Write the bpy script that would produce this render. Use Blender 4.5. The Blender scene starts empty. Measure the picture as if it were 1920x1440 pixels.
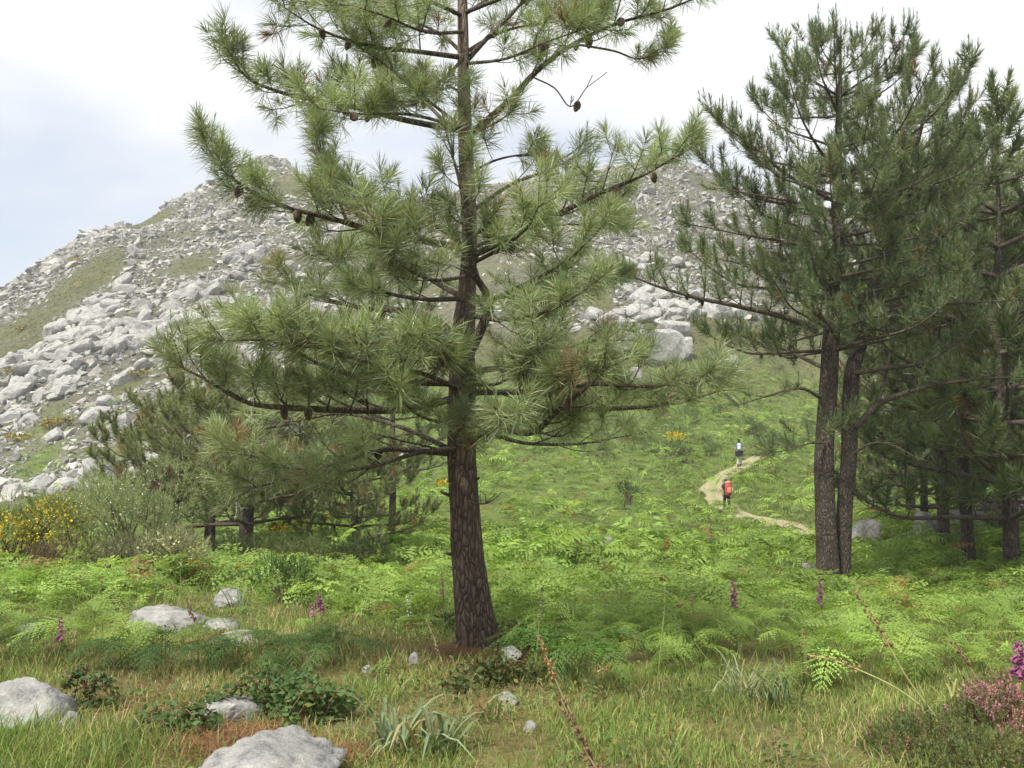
import bpy, math
import numpy as np
from mathutils import Vector

rng = np.random.default_rng(11)
SC = bpy.context.scene
COL = SC.collection

# ------------------------------------------------------------------ camera
F, PITCH, EYE = 1600.0, math.radians(4.25), 1.6       # focal length in px of a 1920 px wide frame
cam = bpy.data.cameras.new('camera')
cam.sensor_width = 36.0
cam.lens = 36.0 * F / 1920.0
cam.clip_start, cam.clip_end = 0.05, 3000.0
camo = bpy.data.objects.new('camera', cam)
camo.location = (0, 0, EYE)
camo.rotation_euler = (math.pi / 2 + PITCH, 0, 0)
COL.objects.link(camo)
SC.camera = camo

# ------------------------------------------------------------------ sky and sun
SUN_DIR = Vector((-0.34, -0.46, 0.82)).normalized()    # towards the sun: high, left of and behind the camera
W = bpy.data.worlds.new('World')
SC.world = W
W.use_nodes = True
wn, wl = W.node_tree.nodes, W.node_tree.links
wn.clear()
w_out = wn.new('ShaderNodeOutputWorld')
w_bg = wn.new('ShaderNodeBackground')
sky = wn.new('ShaderNodeTexSky')
sky.sky_type = 'NISHITA'
sky.sun_disc = False
sky.sun_elevation = math.asin(SUN_DIR.z)
sky.sun_rotation = math.atan2(SUN_DIR.x, SUN_DIR.y)
sky.altitude = 300
sky.air_density, sky.dust_density = 1.0, 2.0
w_tc = wn.new('ShaderNodeTexCoord')
w_map = wn.new('ShaderNodeMapping')
w_map.inputs['Location'].default_value = (7.7, 0.2, 2.3)
w_map.inputs['Rotation'].default_value = (0.1, 0.12, 0.0)
w_map.inputs['Scale'].default_value = (1.0, 1.0, 3.2)
w_no = wn.new('ShaderNodeTexNoise')
w_no.inputs['Scale'].default_value = 1.5
w_no.inputs['Detail'].default_value = 5
w_no.inputs['Roughness'].default_value = 0.5
w_no.inputs['Distortion'].default_value = 0.4
w_rp = wn.new('ShaderNodeValToRGB')
w_rp.color_ramp.elements[0].position = 0.34
w_rp.color_ramp.elements[0].color = (0.4, 0.4, 0.4, 1)
w_rp.color_ramp.elements[1].position = 0.56
w_rp.color_ramp.elements[1].color = (1, 1, 1, 1)
w_sc = wn.new('ShaderNodeMix')
w_sc.data_type = 'RGBA'
w_sc.blend_type = 'MULTIPLY'
w_sc.inputs['Factor'].default_value = 1.0
w_sc.inputs['B'].default_value = (0.12, 0.12, 0.12, 1)
w_mx = wn.new('ShaderNodeMix')
w_mx.data_type = 'RGBA'
# cloud brightness rises from the horizon to the zenith, as under any thin overcast
w_sx = wn.new('ShaderNodeSeparateXYZ')
w_cr = wn.new('ShaderNodeValToRGB')
w_cr.color_ramp.elements[0].color = (0.53, 0.54, 0.565, 1)
w_cr.color_ramp.elements[1].color = (1.02, 1.02, 1.02, 1)
wl.new(w_tc.outputs['Generated'], w_sx.inputs[0])
wl.new(w_sx.outputs['Z'], w_cr.inputs['Fac'])
wl.new(w_cr.outputs['Color'], w_mx.inputs['B'])
wl.new(w_tc.outputs['Generated'], w_map.inputs['Vector'])
wl.new(w_map.outputs['Vector'], w_no.inputs['Vector'])
wl.new(w_no.outputs['Fac'], w_rp.inputs['Fac'])
wl.new(sky.outputs['Color'], w_sc.inputs['A'])
wl.new(w_sc.outputs['Result'], w_mx.inputs['A'])
wl.new(w_rp.outputs['Color'], w_mx.inputs['Factor'])
wl.new(w_mx.outputs['Result'], w_bg.inputs['Color'])
w_bg.inputs['Strength'].default_value = 1.0
wl.new(w_bg.outputs['Background'], w_out.inputs['Surface'])

sun = bpy.data.lights.new('sun', 'SUN')
sun.energy = 3.8
sun.angle = math.radians(5.0)
sun.color = (1.0, 0.955, 0.88)
suno = bpy.data.objects.new('sun', sun)
suno.rotation_euler = SUN_DIR.to_track_quat('Z', 'Y').to_euler()
suno.location = (-20, -15, 50)
COL.objects.link(suno)

VS = SC.view_settings
VS.view_transform, VS.look, VS.exposure, VS.gamma = 'Standard', 'None', 0.65, 1.0
VS.use_curve_mapping = False
SC.cycles.volume_bounces = 0
HAZE = 0.0007
SC.cycles.max_bounces = 6
SC.cycles.diffuse_bounces = 3
SC.cycles.glossy_bounces = 2
SC.cycles.transmission_bounces = 4
SC.cycles.use_denoising = True
SC.cycles.use_adaptive_sampling = False

# ------------------------------------------------------------------ helpers
cP, sP = math.cos(PITCH), math.sin(PITCH)


def at(px, py, Y):
    """the point seen at a pixel of the photograph, Y metres away"""
    u, s = (720 - py) / F, (px - 960) / F
    cy = cP - u * sP
    return np.array([s / cy * Y, Y, EYE + (sP + u * cP) / cy * Y])


def proj(P):
    P = np.asarray(P, float)
    x, y, z = P[..., 0], P[..., 1], P[..., 2] - EYE
    fw = np.maximum(y * cP + z * sP, 1e-3)
    up = -y * sP + z * cP
    return 960 + F * x / fw, 720 - F * up / fw


def _hash(ix, iy, iz):
    h = (ix.astype(np.int64) * 374761393 + iy.astype(np.int64) * 668265263 + iz.astype(np.int64) * 1274126177) & 0xffffffff
    h = ((h ^ (h >> 13)) * 1274126177) & 0xffffffff
    h = h ^ (h >> 16)
    return (h & 0xffff) / 65535.0


def vnoise(P):
    P = np.asarray(P, float)
    i = np.floor(P).astype(np.int64)
    f = P - i
    u = f * f * (3 - 2 * f)
    r = 0
    for dx in (0, 1):
        wx = u[..., 0] if dx else 1 - u[..., 0]
        for dy in (0, 1):
            wy = u[..., 1] if dy else 1 - u[..., 1]
            for dz in (0, 1):
                wz = u[..., 2] if dz else 1 - u[..., 2]
                r = r + wx * wy * wz * _hash(i[..., 0] + dx, i[..., 1] + dy, i[..., 2] + dz)
    return r


def fbm(P, octs=4, lac=2.1, gain=0.5):
    P = np.asarray(P, float)
    s, a, t = 0, 1.0, 0
    for o in range(octs):
        s = s + a * vnoise(P + 17.3 * o)
        t += a
        a *= gain
        P = P * lac
    return s / t


def fbm2(x, y, sc, octs=4, seed=0.0):
    return fbm(np.stack([np.asarray(x) * sc, np.asarray(y) * sc, np.full(np.shape(x), seed)], -1), octs)


def norm(v):
    v = np.asarray(v, float)
    return v / np.maximum(np.linalg.norm(v, axis=-1, keepdims=True), 1e-9)


def mesh(name, V, Fc, mat=None, col=None, smooth=False, mats=None, mi=None):
    V = np.asarray(V, np.float32).reshape(-1, 3)
    Fc = np.asarray(Fc, np.int32)
    k = Fc.shape[1]
    me = bpy.data.meshes.new(name)
    me.vertices.add(len(V))
    me.vertices.foreach_set('co', V.ravel())
    n = len(Fc)
    me.loops.add(n * k)
    me.loops.foreach_set('vertex_index', Fc.ravel())
    me.polygons.add(n)
    me.polygons.foreach_set('loop_start', np.arange(0, n * k, k, dtype=np.int32))
    if mats:
        for m in mats:
            me.materials.append(m)
        me.polygons.foreach_set('material_index', np.asarray(mi, np.int32))
    elif mat:
        me.materials.append(mat)
    me.polygons.foreach_set('use_smooth', np.full(n, smooth, dtype=bool))
    if col is not None:
        a = me.color_attributes.new('Col', 'FLOAT_COLOR', 'POINT')
        c = np.ones((len(V), 4), np.float32)
        col = np.asarray(col)
        c[:, :col.shape[-1]] = col
        a.data.foreach_set('color', c.ravel())
    me.update()
    return me


def put(name, me, parent=None, loc=None, rot=None, scale=None):
    o = bpy.data.objects.new(name, me)
    COL.objects.link(o)
    if parent is not None:
        o.parent = parent
    if loc is not None:
        o.location = [float(v) for v in loc]
    if rot is not None:
        o.rotation_euler = [float(v) for v in rot]
    if scale is not None:
        o.scale = [float(v) for v in (scale if np.ndim(scale) else (scale,) * 3)]
    return o


def tag(o, label, cat=None, group=None, kind=None):
    if label:
        o['label'] = label
    if cat:
        o['category'] = cat
    if group:
        o['group'] = group
    if kind:
        o['kind'] = kind
    return o


def empty(name, loc, label, cat, group=None):
    o = put(name, None, loc=loc)
    o.empty_display_size = 0.2
    return tag(o, label, cat, group)


def copy_tree(o, parent=None):
    c = o.copy()
    COL.objects.link(c)
    c.parent = parent
    for ch in list(o.children):
        copy_tree(ch, c)
    return c


class Acc:
    """collects triangles and vertex colours"""
    def __init__(s):
        s.V, s.F, s.C, s.n = [], [], [], 0

    def add(s, V, Fc, C=(1, 1, 1)):
        V = np.asarray(V, float).reshape(-1, 3)
        s.V.append(V)
        s.F.append(np.asarray(Fc, np.int64) + s.n)
        s.C.append(np.broadcast_to(np.asarray(C, float), V.shape))
        s.n += len(V)

    def mesh(s, name, mat, origin=(0, 0, 0), smooth=False):
        return mesh(name, np.concatenate(s.V) - np.asarray(origin), np.concatenate(s.F), mat, np.concatenate(s.C), smooth)


def scatter(acc, tV, tF, M, T, C):
    """joins N transformed copies of a template; C is (N,3) or (N,nv,3)"""
    N, nv = len(T), len(tV)
    V = np.einsum('nij,vj->nvi', M, tV) + T[:, None, :]
    Fc = tF[None] + (np.arange(N) * nv)[:, None, None]
    C = np.asarray(C)
    if C.ndim == 2:
        C = np.repeat(C[:, None, :], nv, 1)
    acc.add(V.reshape(-1, 3), Fc.reshape(-1, 3), C.reshape(-1, 3))


def rotz(a):
    c, s, o, l = np.cos(a), np.sin(a), np.zeros_like(a), np.ones_like(a)
    return np.stack([np.stack([c, -s, o], -1), np.stack([s, c, o], -1), np.stack([o, o, l], -1)], -2)


def rotx(a):
    c, s, o, l = np.cos(a), np.sin(a), np.zeros_like(a), np.ones_like(a)
    return np.stack([np.stack([l, o, o], -1), np.stack([o, c, -s], -1), np.stack([o, s, c], -1)], -2)


def rotd(a):
    c, s, o, l = np.cos(a), np.sin(a), np.zeros_like(a), np.ones_like(a)
    return np.stack([np.stack([c, o, s], -1), np.stack([o, l, o], -1), np.stack([-s, o, c], -1)], -2)


def spline(pts, n):
    """Catmull-Rom through pts, n points"""
    P = np.asarray(pts, float)
    if len(P) == 2:
        return P[0] + (P[1] - P[0]) * np.linspace(0, 1, n)[:, None]
    Q = np.vstack([2 * P[0] - P[1], P, 2 * P[-1] - P[-2]])
    t = np.linspace(0, len(P) - 1 - 1e-6, n)
    i = t.astype(int)
    f = (t - i)[:, None]
    a, b, c, d = Q[i], Q[i + 1], Q[i + 2], Q[i + 3]
    return 0.5 * ((2 * b) + (c - a) * f + (2 * a - 5 * b + 4 * c - d) * f * f + (3 * b - a - 3 * c + d) * f ** 3)


def tube(path, rad, sides=6, cap=True):
    P = np.asarray(path, float)
    n = len(P)
    rad = np.broadcast_to(np.asarray(rad, float), (n,))
    T = norm(np.gradient(P, axis=0))
    ref = np.array([1.0, 0, 0]) if abs(T[0, 0]) < 0.8 else np.array([0, 1.0, 0])
    B = norm(np.cross(T[0], ref))
    Bs = []
    for i in range(n):
        B = norm(B - T[i] * np.dot(B, T[i]))
        Bs.append(B)
    Bs = np.array(Bs)
    Cs = np.cross(T, Bs)
    a = np.arange(sides) * 2 * math.pi / sides
    V = P[:, None] + rad[:, None, None] * (np.cos(a)[None, :, None] * Bs[:, None] + np.sin(a)[None, :, None] * Cs[:, None])
    V = V.reshape(-1, 3)
    i, j = np.meshgrid(np.arange(n - 1), np.arange(sides), indexing='ij')
    p, q = (i * sides + j).ravel(), (i * sides + (j + 1) % sides).ravel()
    Fc = np.concatenate([np.stack([p, q, q + sides], 1), np.stack([p, q + sides, p + sides], 1)])
    if cap:
        V = np.vstack([V, P[-1] + T[-1] * rad[-1] * 0.5])
        e = (n - 1) * sides
        j = np.arange(sides)
        Fc = np.vstack([Fc, np.stack([e + j, e + (j + 1) % sides, np.full(sides, n * sides)], 1)])
    return V, Fc


# ------------------------------------------------------------------ materials
def new_mat(name):
    m = bpy.data.materials.new(name)
    m.use_nodes = True
    nt = m.node_tree
    nt.nodes.clear()
    out = nt.nodes.new('ShaderNodeOutputMaterial')
    b = nt.nodes.new('ShaderNodeBsdfPrincipled')
    nt.links.new(b.outputs[0], out.inputs['Surface'])
    return m, nt.nodes, nt.links, b, out


def noise(n, l, scale, detail=4, rough=0.55, coord='Object', stretch=None):
    tc = n.new('ShaderNodeTexCoord')
    t = n.new('ShaderNodeTexNoise')
    t.inputs['Scale'].default_value = scale
    t.inputs['Detail'].default_value = detail
    t.inputs['Roughness'].default_value = rough
    if stretch:
        mp = n.new('ShaderNodeMapping')
        mp.inputs['Scale'].default_value = stretch
        l.new(tc.outputs[coord], mp.inputs['Vector'])
        l.new(mp.outputs['Vector'], t.inputs['Vector'])
    else:
        l.new(tc.outputs[coord], t.inputs['Vector'])
    return t


def ramp(n, l, src, stops):
    r = n.new('ShaderNodeValToRGB')
    e = r.color_ramp.elements
    while len(e) < len(stops):
        e.new(0.5)
    for el, (p, c) in zip(e, stops):
        el.position = p
        el.color = (*c, 1) if len(c) == 3 else c
    l.new(src, r.inputs['Fac'])
    return r


def mixc(n, l, a, b, fac, mode='MIX'):
    m = n.new('ShaderNodeMix')
    m.data_type = 'RGBA'
    m.blend_type = mode
    for sock, v in (('A', a), ('B', b), ('Factor', fac)):
        if isinstance(v, (int, float)):
            m.inputs[sock].default_value = v
        elif isinstance(v, tuple):
            m.inputs[sock].default_value = (*v, 1)
        else:
            l.new(v, m.inputs[sock])
    return m.outputs['Result']


def bump(n, l, b, src, strength, dist, prev=None):
    bp = n.new('ShaderNodeBump')
    bp.inputs['Strength'].default_value = strength
    bp.inputs['Distance'].default_value = dist
    l.new(src, bp.inputs['Height'])
    if prev is not None:
        l.new(prev.outputs[0], bp.inputs['Normal'])
    l.new(bp.outputs[0], b.inputs['Normal'])
    return bp


def leaf_mat(name, trans=0.3, rough=0.5, spec=0.35, var=0.35, scale=3.0):
    """leaf colour from the vertex colour of each leaf, varied a little in space, with some light passing through"""
    m, n, l, b, out = new_mat(name)
    at_ = n.new('ShaderNodeAttribute')
    at_.attribute_name = 'Col'
    t = noise(n, l, scale, 2)
    r = ramp(n, l, t.outputs['Fac'], [(0.3, (1 - var,) * 3), (0.7, (1 + var * 0.6,) * 3)])
    c = mixc(n, l, at_.outputs['Color'], r.outputs['Color'], 1.0, 'MULTIPLY')
    l.new(c, b.inputs['Base Color'])
    b.inputs['Roughness'].default_value = rough
    b.inputs['Specular IOR Level'].default_value = spec
    if trans:
        tr = n.new('ShaderNodeBsdfTranslucent')
        l.new(mixc(n, l, c, (1.15, 1.2, 0.7), 1.0, 'MULTIPLY'), tr.inputs['Color'])
        ms = n.new('ShaderNodeMixShader')
        ms.inputs[0].default_value = trans
        l.new(b.outputs[0], ms.inputs[1])
        l.new(tr.outputs[0], ms.inputs[2])
        l.new(ms.outputs[0], out.inputs['Surface'])
    return m


def plain_mat(name, color, rough=0.8, var=0.2, scale=20, bmp=0.0, spec=0.3):
    m, n, l, b, out = new_mat(name)
    t = noise(n, l, scale, 4)
    c = np.array(color)
    r = ramp(n, l, t.outputs['Fac'], [(0.3, tuple(c * (1 - var))), (0.7, tuple(c * (1 + var)))])
    l.new(r.outputs['Color'], b.inputs['Base Color'])
    b.inputs['Roughness'].default_value = rough
    b.inputs['Specular IOR Level'].default_value = spec
    if bmp:
        bump(n, l, b, t.outputs['Fac'], 0.5, bmp)
    return m


def vcol_mat(name, rough=0.8, spec=0.3):
    m, n, l, b, out = new_mat(name)
    at_ = n.new('ShaderNodeAttribute')
    at_.attribute_name = 'Col'
    t = noise(n, l, 30, 3)
    r = ramp(n, l, t.outputs['Fac'], [(0.3, (0.8,) * 3), (0.7, (1.15,) * 3)])
    l.new(mixc(n, l, at_.outputs['Color'], r.outputs['Color'], 1.0, 'MULTIPLY'), b.inputs['Base Color'])
    b.inputs['Roughness'].default_value = rough
    b.inputs['Specular IOR Level'].default_value = spec
    return m


def bark_mat(name, dark, light, scale=1.0, young=None):
    m, n, l, b, out = new_mat(name)
    tc = n.new('ShaderNodeTexCoord')
    mp = n.new('ShaderNodeMapping')
    mp.inputs['Scale'].default_value = (1, 1, 0.28)
    l.new(tc.outputs['Object'], mp.inputs['Vector'])
    dn = n.new('ShaderNodeTexNoise')
    dn.inputs['Scale'].default_value = 9 * scale
    dn.inputs['Detail'].default_value = 3
    l.new(mp.outputs['Vector'], dn.inputs['Vector'])
    vm = n.new('ShaderNodeVectorMath')
    vm.operation = 'MULTIPLY_ADD'
    vm.inputs[1].default_value = (0.1, 0.1, 0.1)
    l.new(dn.outputs['Color'], vm.inputs[0])
    l.new(mp.outputs['Vector'], vm.inputs[2])
    vo = n.new('ShaderNodeTexVoronoi')
    vo.feature = 'DISTANCE_TO_EDGE'
    vo.inputs['Scale'].default_value = 26 * scale
    l.new(vm.outputs[0], vo.inputs['Vector'])
    fine = noise(n, l, 60 * scale, 5, 0.6, stretch=(1, 1, 0.4))
    big = noise(n, l, 5 * scale, 3)
    plate = ramp(n, l, vo.outputs['Distance'], [(0.0, tuple(np.array(dark) * 0.6)), (0.15, tuple(np.array(dark) * .5 + np.array(light) * .5)), (0.6, light)])
    fr = ramp(n, l, fine.outputs['Fac'], [(0.25, (0.6,) * 3), (0.75, (1.35,) * 3)])
    br = ramp(n, l, big.outputs['Fac'], [(0.3, (0.8, 0.78, 0.76)), (0.7, (1.2, 1.15, 1.1))])
    c = mixc(n, l, plate.outputs['Color'], fr.outputs['Color'], 1.0, 'MULTIPLY')
    c = mixc(n, l, c, br.outputs['Color'], 1.0, 'MULTIPLY')
    if young:
        # thinner, paler bark on the upper stem
        sz = n.new('ShaderNodeSeparateXYZ')
        l.new(tc.outputs['Object'], sz.inputs[0])
        mr = n.new('ShaderNodeMapRange')
        mr.inputs['From Min'].default_value, mr.inputs['From Max'].default_value = 1.8, 4.2
        l.new(sz.outputs['Z'], mr.inputs['Value'])
        c = mixc(n, l, c, mixc(n, l, young, fr.outputs['Color'], 1.0, 'MULTIPLY'), mr.outputs['Result'])
    l.new(c, b.inputs['Base Color'])
    b.inputs['Roughness'].default_value = 0.9
    b.inputs['Specular IOR Level'].default_value = 0.15
    pr = bump(n, l, b, vo.outputs['Distance'], 1.0, 0.05)
    bump(n, l, b, fine.outputs['Fac'], 0.5, 0.008, pr)
    return m


def rock_mat(name, base=(0.36, 0.355, 0.34), sc=1.0, lichen=0.5, attr=False):
    m, n, l, b, out = new_mat(name)
    geo = 'Object'
    big = noise(n, l, 0.9 * sc, 6, 0.6, geo)
    med = noise(n, l, 5 * sc, 6, 0.65, geo)
    fine = noise(n, l, 40 * sc, 4, 0.6, geo)
    c0 = np.array(base)
    r1 = ramp(n, l, big.outputs['Fac'], [(0.3, tuple(c0 * 0.72)), (0.5, tuple(c0)), (0.72, tuple(c0 * 1.25))])
    r2 = ramp(n, l, med.outputs['Fac'], [(0.34, (0.5, 0.5, 0.5)), (0.47, (0.95, 0.95, 0.95)), (0.58, (1.05, 1.04, 1.0)), (0.68, (1.5, 1.5, 1.48))])
    r3 = ramp(n, l, fine.outputs['Fac'], [(0.3, (0.85,) * 3), (0.7, (1.12,) * 3)])
    c = mixc(n, l, r1.outputs['Color'], r2.outputs['Color'], lichen, 'MULTIPLY')
    c = mixc(n, l, c, r3.outputs['Color'], 1.0, 'MULTIPLY')
    och = noise(n, l, 2.3 * sc, 4, 0.6, geo)
    rf = ramp(n, l, och.outputs['Fac'], [(0.58, (0, 0, 0)), (0.7, (0.35, 0.35, 0.35))])
    c = mixc(n, l, c, (0.30, 0.235, 0.17), rf.outputs['Color'])
    if attr:
        a_ = n.new('ShaderNodeAttribute')
        a_.attribute_name = 'Col'
        c = mixc(n, l, c, a_.outputs['Color'], 1.0, 'MULTIPLY')
    l.new(c, b.inputs['Base Color'])
    b.inputs['Roughness'].default_value = 0.92
    b.inputs['Specular IOR Level'].default_value = 0.2
    pr = bump(n, l, b, med.outputs['Fac'], 0.6, 0.06 / sc)
    bump(n, l, b, fine.outputs['Fac'], 0.5, 0.01 / sc, pr)
    return m


M_needle = leaf_mat('pine_needles', 0.34, 0.40, 0.5, 0.25, 2.0)
M_fern = leaf_mat('bracken_leaf', 0.42, 0.55, 0.3, 0.35, 0.7)
M_grass = leaf_mat('grass_blade', 0.3, 0.6, 0.25, 0.3, 1.2)
M_shrub = leaf_mat('shrub_leaf', 0.4, 0.55, 0.25, 0.3, 1.5)
M_flower = leaf_mat('petal', 0.3, 0.6, 0.2, 0.15, 5)
M_bark = bark_mat('pine_bark', (0.07, 0.054, 0.043), (0.19, 0.145, 0.115), 1.15, (0.21, 0.165, 0.13))
M_bark_grey = bark_mat('pine_bark_grey', (0.06, 0.05, 0.043), (0.15, 0.125, 0.105), 1.2)
M_limb = bark_mat('limb_bark', (0.12, 0.10, 0.08), (0.30, 0.255, 0.21), 2.0)
M_cone = vcol_mat('pine_cone_scale', 0.7)
M_rock = rock_mat('granite', (0.265, 0.26, 0.248), 2.2, 1.0)
M_hillrock = rock_mat('hill_granite', (0.345, 0.34, 0.322), 1.0, 1.0)
M_field = rock_mat('scree_granite', (0.345, 0.34, 0.322), 1.0, 1.0, attr=True)


def ground_material():
    m, n, l, b, out = new_mat('hillside_soil')
    a_ = n.new('ShaderNodeAttribute')
    a_.attribute_name = 'Col'
    n1 = noise(n, l, 0.9, 6, 0.6)
    n2 = noise(n, l, 14, 5, 0.65)
    r1 = ramp(n, l, n1.outputs['Fac'], [(0.3, (0.75, 0.72, 0.7)), (0.7, (1.2, 1.2, 1.1))])
    r2 = ramp(n, l, n2.outputs['Fac'], [(0.3, (0.6, 0.58, 0.55)), (0.7, (1.3, 1.28, 1.2))])
    c = mixc(n, l, a_.outputs['Color'], r1.outputs['Color'], 1.0, 'MULTIPLY')
    c = mixc(n, l, c, r2.outputs['Color'], 1.0, 'MULTIPLY')
    l.new(c, b.inputs['Base Color'])
    b.inputs['Roughness'].default_value = 0.95
    b.inputs['Specular IOR Level'].default_value = 0.1
    # joints of the bedrock where the slope is bare rock
    tc = n.new('ShaderNodeTexCoord')
    mp = n.new('ShaderNodeMapping')
    mp.inputs['Rotation'].default_value = (0.3, 0.5, 0.6)
    mp.inputs['Scale'].default_value = (0.5, 1.0, 1.3)
    l.new(tc.outputs['Object'], mp.inputs['Vector'])
    vo = n.new('ShaderNodeTexVoronoi')
    vo.feature = 'DISTANCE_TO_EDGE'
    vo.inputs['Scale'].default_value = 1.1
    l.new(mp.outputs['Vector'], vo.inputs['Vector'])
    mu = n.new('ShaderNodeMath')
    mu.operation = 'MULTIPLY'
    l.new(vo.outputs['Distance'], mu.inputs[0])
    l.new(a_.outputs['Alpha'], mu.inputs[1])
    pr = bump(n, l, b, n1.outputs['Fac'], 0.6, 0.3)
    pr = bump(n, l, b, mu.outputs[0], 0.9, 1.2, pr)
    bump(n, l, b, n2.outputs['Fac'], 0.6, 0.04, pr)
    return m


M_ground = ground_material()

# ------------------------------------------------------------------ terrain
YS = [0, 4.3, 7, 10, 15, 20, 32, 45, 57, 75, 100, 140, 180, 230, 250, 420, 700]
TAB = {  # frame column : height of the ground line at 4.3 ... 230 m as it shows in the photograph
    -900: [1440, 1205, 1126, 1084, 1053, 1022, 1000, 985, 960, 920, 860, 830, 850],
    -300: [1440, 1205, 1126, 1079, 1051, 1017, 990, 970, 930, 850, 770, 720, 760],
    0:    [1440, 1205, 1131, 1076, 1048, 1010, 985, 965, 895, 790, 635, 528, 590],
    110:  [1440, 1205, 1131, 1076, 1048, 1009, 980, 955, 880, 765, 590, 446, 505],
    200:  [1440, 1205, 1131, 1076, 1049, 1007, 975, 945, 868, 745, 570, 414, 455],
    330:  [1440, 1205, 1134, 1080, 1053, 1003, 965, 925, 845, 725, 560, 425, 372],
    490:  [1440, 1205, 1136, 1088, 1058, 997, 950, 905, 825, 710, 560, 425, 284],
    620:  [1440, 1205, 1138, 1099, 1063, 992, 945, 895, 815, 705, 560, 440, 355],
    760:  [1440, 1207, 1147, 1120, 1078, 999, 940, 892, 808, 700, 555, 440, 375],
    960:  [1440, 1210, 1152, 1123, 1081, 1004, 945, 892, 805, 695, 535, 420, 328],
    1120: [1440, 1208, 1152, 1125, 1084, 1018, 964, 890, 808, 690, 520, 405, 306],
    1280: [1440, 1206, 1152, 1126, 1088, 1026, 974, 890, 808, 680, 505, 390, 282],
    1400: [1440, 1205, 1152, 1126, 1088, 1028, 974, 884, 808, 690, 520, 410, 335],
    1560: [1440, 1205, 1152, 1125, 1084, 1022, 955, 890, 825, 720, 560, 460, 400],
    1750: [1440, 1205, 1152, 1125, 1076, 1002, 938, 900, 845, 760, 620, 520, 450],
    1920: [1440, 1205, 1152, 1123, 1071, 994, 935, 905, 860, 790, 670, 580, 510],
    2500: [1440, 1205, 1152, 1118, 1066, 994, 940, 915, 880, 840, 760, 690, 640],
}
cols = np.array(sorted(TAB))
ca = (cols - 960) / F
lyf = np.linspace(math.log(3.0), math.log(900.0), 160)
Z = np.zeros((len(cols), len(lyf)))
for i, c in enumerate(cols):
    z = [0.0] + [at(c, py, Y)[2] for Y, py in zip(YS[1:14], TAB[c])]
    top = z[-1]
    z += [top + 1.5, top * 0.45 - 20, -60]
    Z[i] = np.interp(np.exp(lyf), YS, z)
af = np.linspace(ca[0], ca[-1], 220)
ZF = np.stack([np.interp(af, ca, Z[:, j]) for j in range(len(lyf))], 1)


def blur(A, k, ax):
    w = np.exp(-0.5 * (np.arange(-k, k + 1) / (k / 2)) ** 2)
    w /= w.sum()
    P = np.concatenate([np.repeat(A.take([0], ax), k, ax), A, np.repeat(A.take([-1], ax), k, ax)], ax)
    return sum(w[i] * P.take(range(i, i + A.shape[ax]), ax) for i in range(2 * k + 1))


ZF = blur(blur(ZF, 2, 1), 2, 0)


def smooth01(x):
    x = np.clip(x, 0, 1)
    return x * x * (3 - 2 * x)


def Hraw(x, y):
    x, y = np.asarray(x, float), np.asarray(y, float)
    yy = np.maximum(y, 4.3)
    a = np.clip(x / yy, af[0], af[-1])
    u = (a - af[0]) / (af[-1] - af[0]) * (len(af) - 1)
    v = np.clip((np.log(yy) - lyf[0]) / (lyf[-1] - lyf[0]) * (len(lyf) - 1), 0, len(lyf) - 1.001)
    u = np.minimum(u, len(af) - 1.001)
    iu, iv = u.astype(int), v.astype(int)
    fu, fv = u - iu, v - iv
    z = (ZF[iu, iv] * (1 - fu) + ZF[iu + 1, iv] * fu) * (1 - fv) + (ZF[iu, iv + 1] * (1 - fu) + ZF[iu + 1, iv + 1] * fu) * fv
    z = z * smooth01((y + 6) / 10)
    hill = smooth01((y - 60) / 60)
    z = z + (fbm2(x, y, 0.25, 3, 3) - 0.5) * 0.35 * smooth01(y / 12)
    z = z + hill * ((fbm2(x, y, 0.045, 4, 7) - 0.5) * 7 + (fbm2(x, y, 0.22, 4, 9) - 0.5) * 2.4)
    return z


def axis_x(n):
    t = np.linspace(-1, 1, n)
    return np.sinh(t * 4.6) / math.sinh(4.6) * 420


gx = axis_x(300)
ty = np.linspace(0, 1, 370)
gy = -12 + (np.exp(ty * 4.0) - 1) / (math.exp(4.0) - 1) * 620
GX, GY = np.meshgrid(gx, gy)
GZ = Hraw(GX.ravel(), GY.ravel()).reshape(GX.shape)


def H(x, y):
    x, y = np.asarray(x, float), np.asarray(y, float)
    j = np.clip(np.searchsorted(gx, x) - 1, 0, len(gx) - 2)
    i = np.clip(np.searchsorted(gy, y) - 1, 0, len(gy) - 2)
    fx = np.clip((x - gx[j]) / (gx[j + 1] - gx[j]), 0, 1)
    fy = np.clip((y - gy[i]) / (gy[i + 1] - gy[i]), 0, 1)
    return (GZ[i, j] * (1 - fx) + GZ[i, j + 1] * fx) * (1 - fy) + (GZ[i + 1, j] * (1 - fx) + GZ[i + 1, j + 1] * fx) * fy


_Ym = np.exp(np.linspace(math.log(3.2), math.log(330), 900))


def gpt(px, py):
    """where the line of sight through a pixel meets the ground"""
    P = np.array([at(px, py, Y) for Y in _Ym])
    under = P[:, 2] <= H(P[:, 0], P[:, 1])
    k = np.argmax(under) if under.any() else len(P) - 1
    p = P[k].copy()
    p[2] = float(H(p[0], p[1]))
    return p


def gY(px, Y):
    x = at(px, 900, Y)[0]
    return np.array([x, Y, float(H(x, Y))])


# path
PATH = [gY(1640, 29), gY(1565, 31.5), gY(1520, 34.5), gY(1468, 40), gY(1415, 43.8), gY(1368, 46.6), gY(1338, 50), gY(1340, 54),
        gY(1366, 56.8), gY(1398, 59.5), gY(1428, 63)]
PP = spline(PATH, 70)


def dpath(x, y):
    d = np.full(np.shape(x), 1e9)
    for p in PP:
        d = np.minimum(d, (x - p[0]) ** 2 + (y - p[1]) ** 2)
    return np.sqrt(d)


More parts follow.
